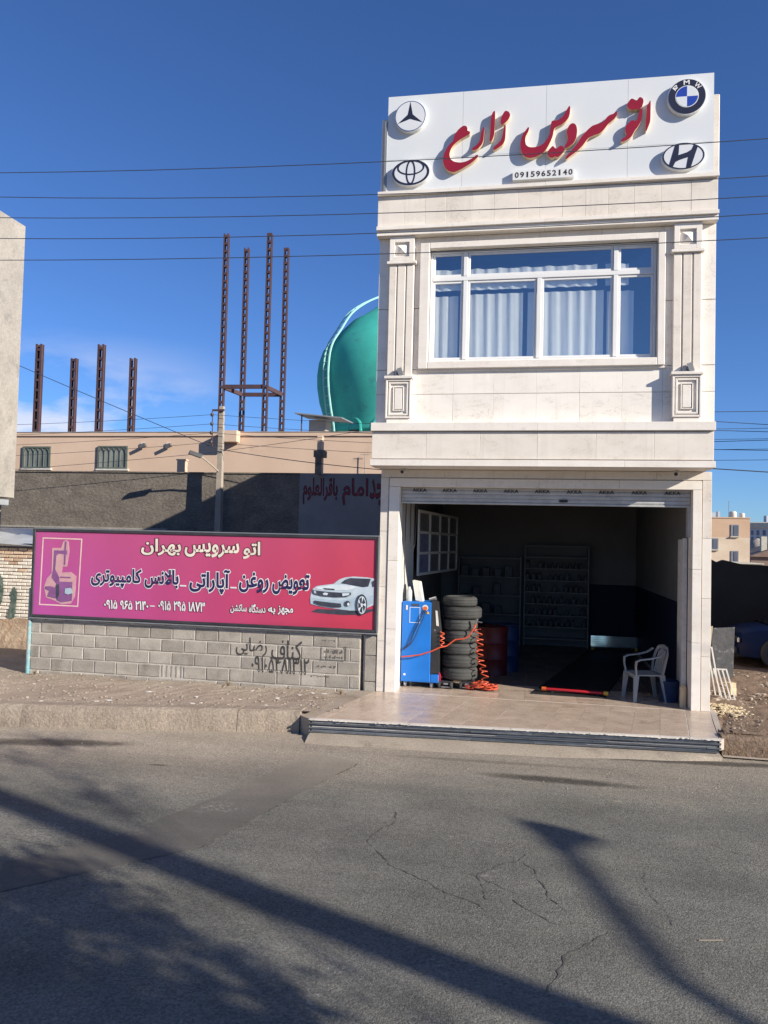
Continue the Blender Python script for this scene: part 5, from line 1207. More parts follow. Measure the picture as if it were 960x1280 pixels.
def mosque_window(x0, x1, z0, z1):
    wn = thing('window', None, None); wn.parent = mq; p = ORG[mq.name]; wn.location = (x0 - p[0], 19.5 - p[1], z0 - p[2]); ORG[wn.name] = (x0, 19.5, z0)
    MB().box(x0, x1, 19.47, 19.499, z0, z1).build('pane', 'win_inner', wn)
    b = MB(); t = .07
    b.box(x0 - .02, x0 + t, 19.42, 19.469, z0, z1); b.box(x1 - t, x1 + .02, 19.42, 19.469, z0, z1); b.box(x0 + t, x1 - t, 19.42, 19.469, z0, z0 + t); b.box(x0 + t, x1 - t, 19.42, 19.469, z1 - t, z1); b.build('frame', 'win_grille', wn)
    n = 5; w_ = (x1 - x0 - 2 * t) / n
    for i in range(n):
        a = x0 + t + w_ * i; MB().tube([(a + w_ * (.5 - .5 * math.cos(u)) , 19.43, z1 - t - w_ * 1.0 + w_ * .9 * math.sin(u)) for u in [math.pi * q / 8 for q in range(9)]], .014, 5).build('grille_arch', 'win_grille', wn)
        MB().tube([(a, 19.43, z0 + t), (a, 19.43, z1 - t - w_)], .014, 5).build('grille_bar', 'win_grille', wn)
    MB().box(x0 - .08, x1 + .08, 19.40, 19.499, z0 - .07, z0 - .001).build('sill', 'frame_white', wn)
mosque_window(-22.86, -21.5, 5.58, 6.58); mosque_window(-19.12, -17.72, 5.58, 6.61)
# dome on its drum
dc = (-8.72, 37.0)
dome = thing('dome', None, None); dome.parent = mq; dome.location = (dc[0] + 14, dc[1] - 22, 9.9); ORG[dome.name] = (dc[0], dc[1], 9.9)
prof = [(4.5, 9.6), (4.62, 10.3), (4.98, 11.4), (5.14, 12.3), (5.17, 13.1), (5.08, 13.9), (4.86, 14.6), (4.36, 15.2), (3.8, 15.85), (3.08, 16.6), (2.5, 16.95), (2.0, 17.3), (1.34, 17.8), (.7, 18.35), (.3, 18.8), (.0, 19.5)]
b = MB(); b.lathe(prof, (dc[0], dc[1], 0), 64); b.build('shell', 'dome', dome, smooth=True)
DR = 4.42
b = MB(); b.lathe([(DR, 6.9), (DR, 9.25), (DR + .12, 9.35), (DR + .12, 9.59), (DR, 9.6)], (dc[0], dc[1], 0), 64); b.build('drum', 'dome', dome)
for k in range(16):
    a = rad(-90 + k * 22.5 - 24); c_, s_ = math.cos(a), math.sin(a); q = Vector((c_, s_, 0)); t_ = Vector((-s_, c_, 0)); o_ = Vector((dc[0], dc[1], 0)) + q * (DR + .01)
    arch = [(-.42, 7.4), (.42, 7.4)] + [(.42 * math.cos(u), 9.3 + .62 * math.sin(u)) for u in [math.pi * j / 10 for j in range(11)]]
    b = MB(); n = len(arch); b.add([tuple(o_ + q * .03 + t_ * x + Vector((0, 0, z))) for x, z in arch] + [tuple(o_ - q * .08 + t_ * x + Vector((0, 0, z))) for x, z in arch], [tuple(range(n))] + [(i, n + i, n + (i + 1) % n, (i + 1) % n) for i in range(n)]); b.build('arch_window', 'dark_void', dome)
    b = MB(); b.tube([tuple(o_ + t_ * x * 1.16 + q * .05 + Vector((0, 0, z + (.06 if j > 1 else 0)))) for j, (x, z) in enumerate(arch[1:] + [(-.42, 7.4)])], .10, 6); b.build('arch_trim', 'dome', dome)
lad = thing('dome_ladder', 'pale turquoise ladder of two rails curving over the dome', 'ladder', (dc[0] - 3.7, dc[1] - 3.9, 7))
LA = 227.0
def rail(off):
    o = []
    for (r_, z) in [(4.85, 7.4), (4.9, 9.3), (5.2, 10.7), (5.42, 12.3), (5.38, 13.7), (5.15, 14.6), (4.62, 15.45), (3.85, 16.62), (2.8, 17.5), (1.65, 18.15), (.6, 18.6)]:
        o.append(Vector((dc[0] + r_ * math.cos(rad(LA)) - off * math.sin(rad(LA)), dc[1] + r_ * math.sin(rad(LA)) + off * math.cos(rad(LA)), z)))
    P = []
    for i in range(len(o) - 1):
        p0, p1, p2, p3 = o[max(i - 1, 0)], o[i], o[i + 1], o[min(i + 2, len(o) - 1)]
        for k in range(4):
            t = k / 4; P.append(.5 * (2 * p1 + (p2 - p0) * t + (2 * p0 - 5 * p1 + 4 * p2 - p3) * t * t + (3 * p1 - p0 - 3 * p2 + p3) * t ** 3))
    return P + [o[-1]]
r1, r2 = rail(-.27), rail(.27)
MB().tube(r1, .05, 6).build('rail', 'dome_rib', lad); MB().tube(r2, .065, 6).build('rail', 'dome_rib', lad)
def lerp_path(P, t):
    t *= len(P) - 1; i = min(int(t), len(P) - 2); return Vector(P[i]).lerp(Vector(P[i + 1]), t - i)
for k in range(30):
    t = k / 29; MB().tube([lerp_path(r1, t), lerp_path(r2, t)], .025, 5).build('rung', 'dome_rib', lad)
# lean-to canopy and hut on the roof
hut = thing('roof_hut', 'small plastered roof hut under a flat tin canopy beside the dome', 'hut', (-9.4, 21.5, 6.9))
MB().box(-9.85, -9.08, 21.0, 22.0, 6.91, 7.98).build('hut_wall', 'plaster', hut)
b = MB(); b.add([(-10.35, 20.4, 8.17), (-8.2, 20.4, 7.95), (-8.2, 22.6, 8.05), (-10.35, 22.6, 8.28), (-10.35, 20.4, 8.22), (-8.2, 20.4, 8.0), (-8.2, 22.6, 8.1), (-10.35, 22.6, 8.33)], [(0, 3, 2, 1), (4, 5, 6, 7), (0, 1, 5, 4), (1, 2, 6, 5), (2, 3, 7, 6), (3, 0, 4, 7)]); b.build('canopy', 'grey_frame', hut)
MB().tube([(-10.1, 20.7, 6.91), (-10.1, 20.7, 8.2)], .03, 6).build('post', 'steel', hut)
# unfinished steel columns on the roof
def ladder_column(name, cx, cy, z0, z1, parent=None, label=None, group=None, wd=.3, th=.075, step=.42):
    if parent is None: t = thing(name, label, 'column', (cx, cy, z0), group)
    else:
        t = thing(name, None, None); t.parent = parent; p = ORG[parent.name]; t.location = (cx - p[0], cy - p[1], z0 - p[2]); ORG[t.name] = (cx, cy, z0)
    for s_ in (-1, 1):
        b = MB(); x = cx + s_ * (wd / 2 - th / 2)
        b.box(x - .012, x + .012, cy - .09, cy + .09, z0, z1); b.box(x - th / 2, x + th / 2, cy - .1, cy - .088, z0, z1); b.box(x - th / 2, x + th / 2, cy + .088, cy + .1, z0, z1); b.build('channel', 'steel', t)
    b = MB(); z = z0 + .2
    while z < z1 - .1: b.box(cx - wd / 2 + .01, cx + wd / 2 - .01, cy - .106, cy - .101, z, z + .12); b.box(cx - wd / 2 + .01, cx + wd / 2 - .01, cy + .101, cy + .106, z, z + .12); z += step
    o = b.build('batten_plates', 'steel', t); o['kind'] = 'stuff'; return t
for x, y, zt_, lab in ((-24.02, 22, 11.95, 'leftmost and near tall rusty steel column on the mosque roof'), (-20.68, 22, 11.86, 'third rusty steel column from the left on the mosque roof'), (-23.52, 24.2, 11.75, 'second shorter rusty steel column from the left on the mosque roof'), (-20.2, 24.2, 11.7, 'fourth shorter rusty steel column from the left on the mosque roof')):
    ladder_column('steel_column', x, y, 6.9, zt_, None, lab, 'bare steel columns at the left of the mosque roof', .34, .1, .5)
tw_ = thing('steel_tower', 'tall slender unfinished minaret tower of four red steel columns', 'tower', (-15.6, 29, 6.9))
for x, y, zt_ in ((-16.95, 28, 19.5), (-14.43, 28, 19.4), (-16.6, 30.2, 19.52), (-14.18, 30.2, 19.4)): ladder_column('column', x, y, 6.9, zt_, tw_, None, None, .29, .075, .42)
for a, c in (((-16.8, 28, 10.95), (-14.58, 28, 10.93)), ((-16.45, 30.2, 10.93), (-14.33, 30.2, 10.9)), ((-16.9, 28.1, 10.95), (-16.62, 30.1, 10.93)), ((-14.43, 28.1, 10.93), (-14.2, 30.1, 10.9))):
    MB().beam(a, c, .12, .22).build('beam', 'steel', tw_)
# small stack and vents before the tan wall
ch = thing('vent_stack', 'short plastered vent stack with dark caps before the tan mosque wall', 'chimney', (-7.55, 14.75, 5.0))
MB().box(-7.64, -7.47, 14.6, 14.9, 5.0, 6.4).build('stack', 'tan_render', ch); MB().box(-7.75, -7.36, 14.55, 14.95, 5.62, 5.86).build('cap', 'dark_wall', ch); MB().box(-7.66, -7.45, 14.45, 14.599, 5.0, 5.62).build('base', 'dark_wall', ch)
st_ = thing('vent_stub', 'short pale plaster stub sticking up behind the dark wall', 'chimney', (-13.2, 15.5, 4.2)); MB().box(-13.36, -13.05, 15.34, 15.6, 4.2, 5.55).build('stub', 'tan_render', st_)
MB().box(-13.40, -13.01, 15.335, 15.64, 5.551, 5.60).build('cap', 'tan_render', st_)
for x, lab in ((-17.0, 'small dark wall lamp on the tan wall right of the second window'), (-15.8, 'small wall lamp further right on the tan wall')):
    t = thing('wall_lamp', lab, 'light', (x, 19.4, 6.6), 'wall lamps on the mosque wall'); MB().box(x - .06, x + .06, 19.42, 19.499, 6.6, 6.75).build('base', 'frame_white', t); b = MB(); b.obox((x + .1, 19.3, 6.6), (.12, 0, .05), (0, .08, 0), (-.03, 0, .07)); b.build('shade', 'lamp', t)
an = thing('antenna', 'thin television antenna on the tan wall near the shop', 'antenna', (-6.9, 19.3, 6.0)); MB().tube([(-6.9, 19.35, 5.0), (-6.9, 19.35, 6.3)], .015, 5).build('mast', 'grey_frame', an); MB().tube([(-7.1, 19.35, 6.25), (-6.7, 19.35, 6.25)], .012, 5).build('element', 'grey_frame', an)
rm = thing('radio_mast', 'distant thin white radio mast behind the fourth steel column', 'mast', (-38, 60, 0)); 
MB().tube([(-33.2, 48, 0), (-33.2, 48, 14.3)], .035, 6).build('mast', 'frame_white', rm)
for z in (12.4, 13.3): MB().box(-33.3, -33.1, 47.8, 47.94, z, z + .6).build('panel', 'frame_white', rm)

# ================================================================== POWER POLE AND WIRES
pp = thing('power_pole', 'tapered concrete power pole with insulators and a street lamp before the dark wall', 'utility pole', (-11.24, 14.45, 0))
b = MB(); b.add([(-11.24 - w_, 14.45 - w_, z) for z, w_ in ((0, .135),)] + [(-11.24 + .135, 14.45 - .135, 0), (-11.24 + .135, 14.585, 0), (-11.24 - .135, 14.585, 0), (-11.315, 14.375, 7.45), (-11.165, 14.375, 7.45), (-11.165, 14.525, 7.45), (-11.315, 14.525, 7.45)], [(0, 1, 5, 4), (1, 2, 6, 5), (2, 3, 7, 6), (3, 0, 4, 7), (4, 5, 6, 7)]); b.build('shaft', 'pole', pp)
MB().beam((-11.57, 14.33, 7.29), (-11.1, 14.33, 7.29), .05, .07).build('crossarm', 'steel', pp)
MB().tube([(-11.55, 14.3, 7.3), (-11.51, 14.3, 5.95)], .02, 6).build('rack', 'steel', pp)
for z in (7.12, 6.78, 6.45, 6.1): b = MB(); b.lathe([(.0, -.06), (.05, -.06), (.06, 0), (.05, .06), (0, .06)], (-11.55, 14.28, z), 10); b.build('insulator', 'insulator', pp)
b = MB(); b.tube([(-11.26, 14.35, 5.05), (-11.5, 14.15, 5.3), (-11.75, 13.85, 5.55)], .03, 7); b.build('lamp_arm', 'pole', pp)
b = MB(); b.obox((-11.88, 13.7, 5.6), (.17, .14, -.06), (-.06, .08, 0), (.03, 0, .06)); b.build('lamp_head', 'lamp', pp)
def wire(pts, r_, label, group, n=18, sag=0.0):
    a, c = Vector(pts[0]), Vector(pts[-1]); P = []
    if len(pts) == 2:
        for i in range(n + 1): t = i / n; p = a.lerp(c, t); p.z -= sag * 4 * t * (1 - t); P.append(p)
    else: P = [Vector(p) for p in pts]
    b = MB(); b.tube(P, r_, 5); tag(b.build('overhead_wire', 'wire'), label, 'wire', group)
for z0, z1, z2, nm in ((6.58, 6.42, 6.395, 'topmost'), (6.31, 6.09, 6.05, 'second highest'), (6.08, 5.90, 5.865, 'middle'), (5.85, 5.70, 5.70, 'second lowest'), (5.61, 5.49, 5.48, 'lowest')):
    # parabola through the three measured heights, one long span across the front
    xa, xb, xc = -5.78, -1.54, 1.85
    den = lambda u, v, w_: (u - v) * (u - w_)
    f = lambda x: z0 * (x - xb) * (x - xc) / den(xa, xb, xc) + z1 * (x - xa) * (x - xc) / den(xb, xa, xc) + z2 * (x - xa) * (x - xb) / den(xc, xa, xb)
    wire([(x, -5, f(x)) for x in [-20 + 40 * i / 40 for i in range(41)]], .0042, nm + ' of the five long wires crossing in front of the shop', 'long wires in front of the shop')
G1 = 'thin wires strung from the power pole'
wire([(-30, 14.2, 13.4), (-11.3, 14.3, 5.85)], .014, 'thick wire falling from the upper left to the power pole', G1, 18, .1)
wire([(-11.2, 14.3, 5.85), (-3, 14, 5.0)], .014, 'thick wire from the power pole down towards the shop', G1, 18, .12)
for k, z in enumerate((7.12, 6.78, 6.45, 6.1)):
    wire([(-38, 15.5, z + .05 - .2 * k), (-11.55, 14.28, z)], .008, ('top', 'second', 'third', 'bottom')[k] + ' thin wire running left from the pole insulators', G1, 18, .35)
    wire([(-11.55, 14.28, z), (14, 14.4, z - .3)], .008, ('top', 'second', 'third', 'bottom')[k] + ' thin wire running right from the pole insulators', G1, 18, .4)
wire([(-30, 14, 4.35), (-11.3, 14.3, 5.75)], .009, 'thin slack wire rising to the pole from the lower left', G1, 18, .1)
wire([(-11.2, 14.3, 5.78), (-4, 14.6, 6.9)], .009, 'thin wire rising from the pole to the right past the tan wall', G1, 18, .05)
for k, (za, zb_) in enumerate(((6.40, 6.41), (6.13, 6.04), (5.89, 5.85), (5.59, 5.63), (5.37, 5.35))):
    wire([(2.7, 10, za + (za - zb_) * 1.7), (30, 10, zb_ - (za - zb_) * 18)], .009, ('topmost', 'second', 'middle', 'fourth', 'lowest')[k] + ' thin wire in the sky right of the shop', 'thin wires right of the shop')
wire([(3.0, 30, 7.2), (40, 34, 5.9)], .03, 'thick cable crossing the roofs of the distant buildings', 'thin wires right of the shop', 12, .2)

# ================================================================== IN THE GARAGE
# nitrogen inflator cabinet
mc_ = thing('inflator_cabinet', 'blue workshop cabinet on castors with a black slanted control panel by the left pillar', 'machine', (-1.86, .75, ZF))
b = MB(); b.box(-2.115, -1.62, .50, .98, .33, 1.66, .012); b.build('cabinet', 'blue_paint', mc_)
b = MB(); b.box(-1.619, -1.48, .51, .97, .33, .47, .01); b.build('base_step', 'blue_paint', mc_)
b = MB(); b.prism([(-1.618, .475), (-1.475, .50), (-1.49, 1.08), (-1.455, 1.16), (-1.52, 1.66), (-1.618, 1.69)], .505, .975); b.build('control_panel', 'black_plastic', mc_)
b = MB(); b.prism([(-1.535, 1.28), (-1.49, 1.27), (-1.52, 1.52), (-1.553, 1.53)], .497, .5045); b.build('display', 'frame_white', mc_)
b = MB(); b.lathe([(0, 0), (.02, 0), (.02, .012), (0, .012)], (-1.555, .5045, 1.2), 12, 'Y'); b.build('button', 'chrome', mc_)
b = MB(); b.lathe([(0, 0), (.05, 0), (.05, .01), (0, .01)], (-1.725, .4995, 1.565), 18, 'Y'); b.build('dial_plate', 'frame_white', mc_)
b = MB(); b.lathe([(0, 0), (.035, 0), (.032, .03), (0, .03)], (-1.725, .489, 1.555), 14, 'Y'); b.build('switch', 'orange', mc_)
MB().prism([(-1.70, 1.47), (-1.655, 1.46), (-1.665, 1.50), (-1.69, 1.51)], .494, .4995).build('warning_label', 'yellow', mc_)
b = MB()
for q in ((-1.985, -1.81, 1.31, 1.317), (-1.985, -1.81, 1.563, 1.57), (-1.985, -1.978, 1.317, 1.563), (-1.817, -1.81, 1.317, 1.563)): b.box(q[0], q[1], .4965, .4999, q[2], q[3])
b.build('label_border', 'white_print', mc_)
MB().box(-1.955, -1.83, .496, .4999, 1.585, 1.625).build('vent_plate', 'car_dark', mc_)
MB().box(-2.05, -2.02, .49, .4999, 1.52, 1.60, .003).build('socket', 'frame_white', mc_)
MB().tube([(-1.74, .49, 1.53), (-1.77, .475, 1.45), (-1.83, .47, 1.30), (-1.9, .47, 1.15), (-1.96, .47, .98), (-2.08, .475, .86)], .007, 6).build('cable', 'black_plastic', mc_)
MB().tube([(-1.715, .49, 1.53), (-1.75, .47, 1.40), (-1.83, .465, 1.22), (-1.88, .465, 1.08), (-1.96, .465, .95), (-2.09, .47, .85)], .007, 6).build('cable', 'black_plastic', mc_)
MB().lathe([(0, 0), (.02, 0), (.02, .006), (0, .006)], (-2.05, .4995, .45), 12, 'Y').build('badge', 'frame_white', mc_)
for x in (-2.04, -1.6):
    for y in (.56, .92):
        b = MB(); b.lathe([(0, -.02), (.04, -.02), (.045, 0), (.04, .02), (0, .02)], (x, y, ZF + .047), 14, 'X'); b.box(x - .024, x + .024, y - .02, y + .02, ZF + .05, .329); b.build('castor', 'chrome', mc_)
b = MB(); b.tube([(-1.66, .56, 1.70), (-1.55, .54, 1.735)], .03, 10); b.build('filter_cup', 'chrome', mc_)
MB().prism([(-1.49, .36), (-1.455, .36), (-1.45, .44), (-1.475, .50)], .55, .62).build('hose_clip', 'red_bar', mc_)
b = MB(); b.lathe([(0, 0), (.05, 0), (.05, .17), (.03, .20), (.02, .235), (.025, .24), (0, .24)], (-2.02, .62, 1.663), 16); tag(b.build('water_bottle', 'clear_bottle', smooth=True), 'clear plastic bottle standing on top of the blue cabinet', 'bottle')
b = MB(); b.obox((-1.88, .75, 1.83), (.06, 0, -.01), (0, .12, 0), (-.03, 0, .165)); tag(b.build('paper_roll', 'paper'), 'bundle of white paper leaning on top of the blue cabinet', 'paper')
# tyre stack
TX, TY = -1.17, .86
def tyre_prof(ro, ri, h):
    return [(ri, .02), (ri + .02, .0), (ro - .05, .0), (ro - .015, .018), (ro, .045), (ro, h * .32), (ro - .008, h * .34), (ro - .008, h * .37), (ro, h * .39), (ro, h * .61), (ro - .008, h * .63), (ro - .008, h * .66), (ro, h * .68), (ro, h - .045), (ro - .015, h - .018), (ro - .05, h), (ri + .02, h), (ri, h - .02), (ri - .0, .02)]
z = ZF + .135
names = ['bottom', 'second', 'third', 'fourth', 'fifth', 'sixth', 'top']
for k in range(7):
    ro = (.305, .31, .30, .305, .295, .325, .29)[k]; h = (.205, .215, .19, .205, .19, .20, .165)[k]
    t = MB(); x, y = TX + (0, .004, -.006, .01, 0, .035, -.01)[k], TY + R.uniform(-.01, .01)
    t.lathe(tyre_prof(ro, .195, h), (x, y, z), 40)
    o = t.build('tyre', 'rubber', smooth=True)
    tag(o, ('black worn tyre, %s in the stack of seven beside the blue cabinet' % ('at the bottom' if k == 0 else 'topmost' if k == 6 else names[k] + ' from the bottom')), 'tyre', 'tyres stacked beside the blue cabinet')
    z += h + .002
# low jack stands under and before the stack
def jack(x, y, label):
    t = thing('tyre_dolly', label, 'dolly', (x, y, ZF), 'low black dollies under the tyre stack')
    MB().box(x - .10, x + .10, y + .0, y + .42, ZF + .06, ZF + .125, .01).build('deck', 'black_plastic', t)
    for s_ in (-1, 1):
        b = MB(); b.lathe([(0, -.02), (.055, -.02), (.06, 0), (.055, .02), (0, .02)], (x + s_ * .1, y, ZF + .06), 14, 'X'); b.build('wheel', 'rubber', t)
    MB().box(x - .075, x + .075, y - .02, y + .01, ZF + .02, ZF + .04, .004).build('bar', 'chrome', t); MB().box(x - .03, x + .05, y - .03, y + .0, ZF + .07, ZF + .10, .004).build('handle', 'chrome', t)
jack(-1.37, .56, 'low black wheeled dolly under the left front of the tyre stack'); jack(-1.02, .62, 'low black wheeled dolly under the right front of the tyre stack')
# coiled orange air hose
t = thing('air_hose', 'bright orange coiled air hose hanging beside the tyres into a heap', 'hose', (-.86, .72, ZF))
P = []
for i in range(260):
    u = i / 259; a = u * 2 * math.pi * 10; z = 1.24 - u * .86; P.append((-.87 + .14 * u + .055 * math.cos(a) + .02 * math.sin(u * 9), .62 + .05 * math.sin(a), z + .01 * math.sin(a * .5)))
MB().tube(P, .009, 6).build('coil', 'hose', t)
MB().tube([(-2.1, .47, .74), (-1.98, .44, .76), (-1.8, .43, .79), (-1.6, .44, .86), (-1.46, .46, .93), (-1.36, .5, .95), (-1.22, .52, 1.06), (-1.08, .53, 1.08), (-1.0, .54, 1.12), (-.92, .55, 1.25), (-.88, .58, 1.33)], .012, 7).build('lead', 'hose', t)
b = MB()
for k in range(11):
    cx, cy = -.74 + R.gauss(0, .11), .60 + R.gauss(0, .07); P = []
    for i in range(60):
        a = i / 59 * 2 * math.pi * 3.5; P.append((cx + (.075 + .02 * math.sin(k)) * math.cos(a) + .03 * i / 59, cy + .06 * math.sin(a), ZF + .015 + .05 * R.random() * 0 + .03 + .03 * math.sin(a * .7 + k) + .006 * k))
    b.tube(P, .009, 5)
b.build('heap', 'hose', t)
b = MB(); b.tube([(-.9, .6, 1.27), (-.88, .58, 1.36), (-.86, .56, 1.42)], .018, 8); b.tube([(-.87, .56, 1.37), (-.78, .55, 1.36)], .01, 6); b.build('nozzle', 'chrome', t)
b = MB(); 
P = [(-1.43 + .03 * math.cos(a * .9), .5 + .02 * math.sin(a), .93 + .26 * (a / 25)) for a in [i * .4 for i in range(63)]]; b.tube(P, .009, 5); b.build('small_coil', 'hose', t)
# drums
def drum(x, y, mat, label):
    b = MB(); p = [(0, .01), (.27, .01), (.29, 0), (.29, .02), (.285, .03), (.285, .28), (.296, .295), (.285, .31), (.285, .57), (.296, .585), (.285, .60), (.285, .85), (.29, .86), (.29, .88), (.27, .87), (0, .87)]
    b.lathe(p, (x, y, ZF), 32); o = b.build('oil_drum', mat, smooth=True); tag(o, label, 'drum')
drum(-.70, 2.35, 'red_drum', 'dark red oil drum behind the tyre stack'); drum(-.50, 2.92, 'blue_drum', 'blue oil drum behind the red drum')
# white grid rack along the left wall
rk = thing('picture_rack', 'white twelve-cell grid frame of dark pictures along the left garage wall', 'rack', (-1.95, 3.6, 2.0))
A_, B_ = Vector((-2.07, 1.85, 0)), Vector((-1.72, 5.6, 0)); dd = B_ - A_; nx = Vector((dd.y, -dd.x, 0)).normalized()
zc = [2.06, 2.45, 2.84, 3.23]
def rbar(u0, u1, z0, z1, dep=.03):
    p0 = A_ + dd * u0; p1 = A_ + dd * u1; c = (p0 + p1) / 2 + nx * dep * .5; b = MB(); b.obox((c.x, c.y, (z0 + z1) / 2), tuple((p1 - p0) / 2), tuple(nx * dep / 2), (0, 0, (z1 - z0) / 2)); return b
for z in zc: rbar(-.01, 1.01, z - .025, z + .025).build('rail', 'pvc', rk)
for k in range(5):
    for z0, z1 in zip(zc, zc[1:]): rbar(k / 4 - .011, k / 4 + .011, z0 + .026, z1 - .026).build('upright', 'pvc', rk)
for k in range(4):
    for q, (z0, z1) in enumerate(zip(zc, zc[1:])): rbar(k / 4 + .012, (k + 1) / 4 - .012, z0 + .026, z1 - .026, .008).build('picture', 'picture_blue' if (k == 0 and q < 2) else 'picture', rk)
# shelving with oil bottles
def shelves(x0, x1, y, zs, label, fill):
    t = thing('shelf_unit', label, 'shelf', ((x0 + x1) / 2, y, ZF))
    for x in (x0, x1 - .03): MB().box(x, x + .03, y, y + .3, ZF, zs[-1] + .05).build('upright', 'shelf', t)
    for z in zs: MB().box(x0 + .031, x1 - .031, y, y + .3, z, z + .03).build('shelf_board', 'shelf', t)
shelves(-.17, 1.34, 6.65, [.42, .70, .97, 1.24, 1.52, 1.80, 2.08, 2.35, 2.62], 'grey shelf rack of oil bottles against the garage back wall', 0)
shelves(-1.75, -.24, 6.62, [.5, .95, 1.4, 1.85, 2.3], 'dark wider shelf rack left of the oil bottle rack', 0)
bb = MB(); bb.box(-.045, .045, -.035, .035, 0, .14, .012); bb.lathe([(0, .14), (.018, .14), (.018, .18), (0, .18)], (.015, 0, 0), 8); bme1 = bb.mesh('oil_bottle', 'bottle')
bb = MB(); bb.box(-.03, .03, -.03, .03, 0, .12, .01); bb.lathe([(0, .12), (.014, .12), (.014, .155), (0, .155)], (0, 0, 0), 8); bme2 = bb.mesh('oil_bottle', 'bottle')
for nm, z in (('lowest', .73), ('second', 1.0), ('third', 1.27), ('fourth', 1.55), ('fifth', 1.83), ('top', 2.11)):
    x = -.09
    while x < 1.26:
        if R.random() < .85:
            o = bpy.data.objects.new('oil_bottle', R.choice((bme1, bme2))); COL.objects.link(o); o.location = (x, 6.74 + R.uniform(-.03, .05), z)
            tag(o, 'dark oil bottle on the ' + nm + ' filled shelf of the grey back rack', 'bottle', 'oil bottles on the back rack')
        x += R.uniform(.11, .15)
bx = MB(); bx.box(-.11, .11, -.1, .1, 0, .26, .01); bxm = bx.mesh('carton', 'bottle')
for nm, z in (('lowest', .53), ('second', .98), ('third', 1.43), ('top', 1.88)):
    x = -1.6
    while x < -.35:
        if R.random() < .8:
            o = bpy.data.objects.new('carton', bxm); COL.objects.link(o); o.location = (x, 6.76, z); o.scale = (R.uniform(.7, 1), 1, R.uniform(.6, 1.1)); tag(o, 'dark carton on the ' + nm + ' filled shelf of the left back rack', 'box', 'cartons on the left rack')
        x += R.uniform(.24, .3)
# service pit mat and red barrier bars
MB().prismz([(.04, .53), (1.17, .47), (1.95, 4.6), (2.35, 6.5), (1.25, 6.6), (.95, 4.7)], ZF + .002, ZF + .02)
pit = thing('pit_cover', 'long black cover of the service pit in the garage floor', 'pit', (1.0, 3, ZF))
for v0, v1 in ((0, .24), (.245, .49), (.495, .74), (.745, 1.0)):
    a0, a1 = Vector((.04, .55)), Vector((1.30, 6.2)); c0, c1 = Vector((1.17, .50)), Vector((2.38, 6.2))
    MB().prismz([tuple(a0.lerp(a1, v0)), tuple(c0.lerp(c1, v0)), tuple(c0.lerp(c1, v1)), tuple(a0.lerp(a1, v1))], ZF + .003, ZF + .022).build('cover_plate', 'mat', pit)
def barrier(x0, y0, x1, y1, z, label, mat='red_bar'):
    t = thing('barrier_bar', label, 'bar', ((x0 + x1) / 2, (y0 + y1) / 2, z), 'barrier bars at the ends of the pit')
    MB().tube([(x0, y0, z + .045), (x1, y1, z + .045)], .024, 10).build('bar', mat, t)
    d = Vector((x1 - x0, y1 - y0, 0)).normalized()
    for x, y, s_ in ((x0, y0, -1), (x1, y1, 1)):
        b = MB(); b.tube([(x + d.x * s_ * .001, y + d.y * s_ * .001, z + .045), (x + d.x * s_ * .07, y + d.y * s_ * .07, z + .045)], .034, 12); b.build('end_cap', 'yellow' if s_ > 0 or mat == 'mat' else 'orange', t)
    b = MB(); 
    for x, y in ((x0 + .1 * d.x, y0 + .1 * d.y), (x1 - .1 * d.x, y1 - .1 * d.y)): b.box(x - .02, x + .02, y - .03, y + .03, z, z + .022)
    b.build('foot', 'mat', t)
barrier(.27, .70, 1.17, .60, ZF + .024, 'red barrier bar with orange and yellow ends across the front of the pit')
barrier(1.45, 6.25, 2.35, 6.30, ZF + .024, 'black barrier bar with yellow ends across the far end of the pit', 'mat')
b = MB(); ps = thing('steel_sheet', 'bright ribbed steel sheet leaning low against the navy back wall', 'sheet', (1.95, 6.8, ZF))
for k in range(6):
    z0, z1 = .30 + k * .045, .30 + (k + 1) * .045 - .004
    tl = .075
    b = MB(); b.obox((1.97, 6.60 + (z0 - .2) * tl, (z0 + z1) / 2), (.57, 0, 0), (0, .004, 0), (0, tl * (z1 - z0) / 2, (z1 - z0) / 2)); b.build('rib', 'polished', ps)
b = MB(); b.box(1.38, 2.42, 6.66, 6.95, ZF + .002, .295); b.build('stand', 'mat', ps)
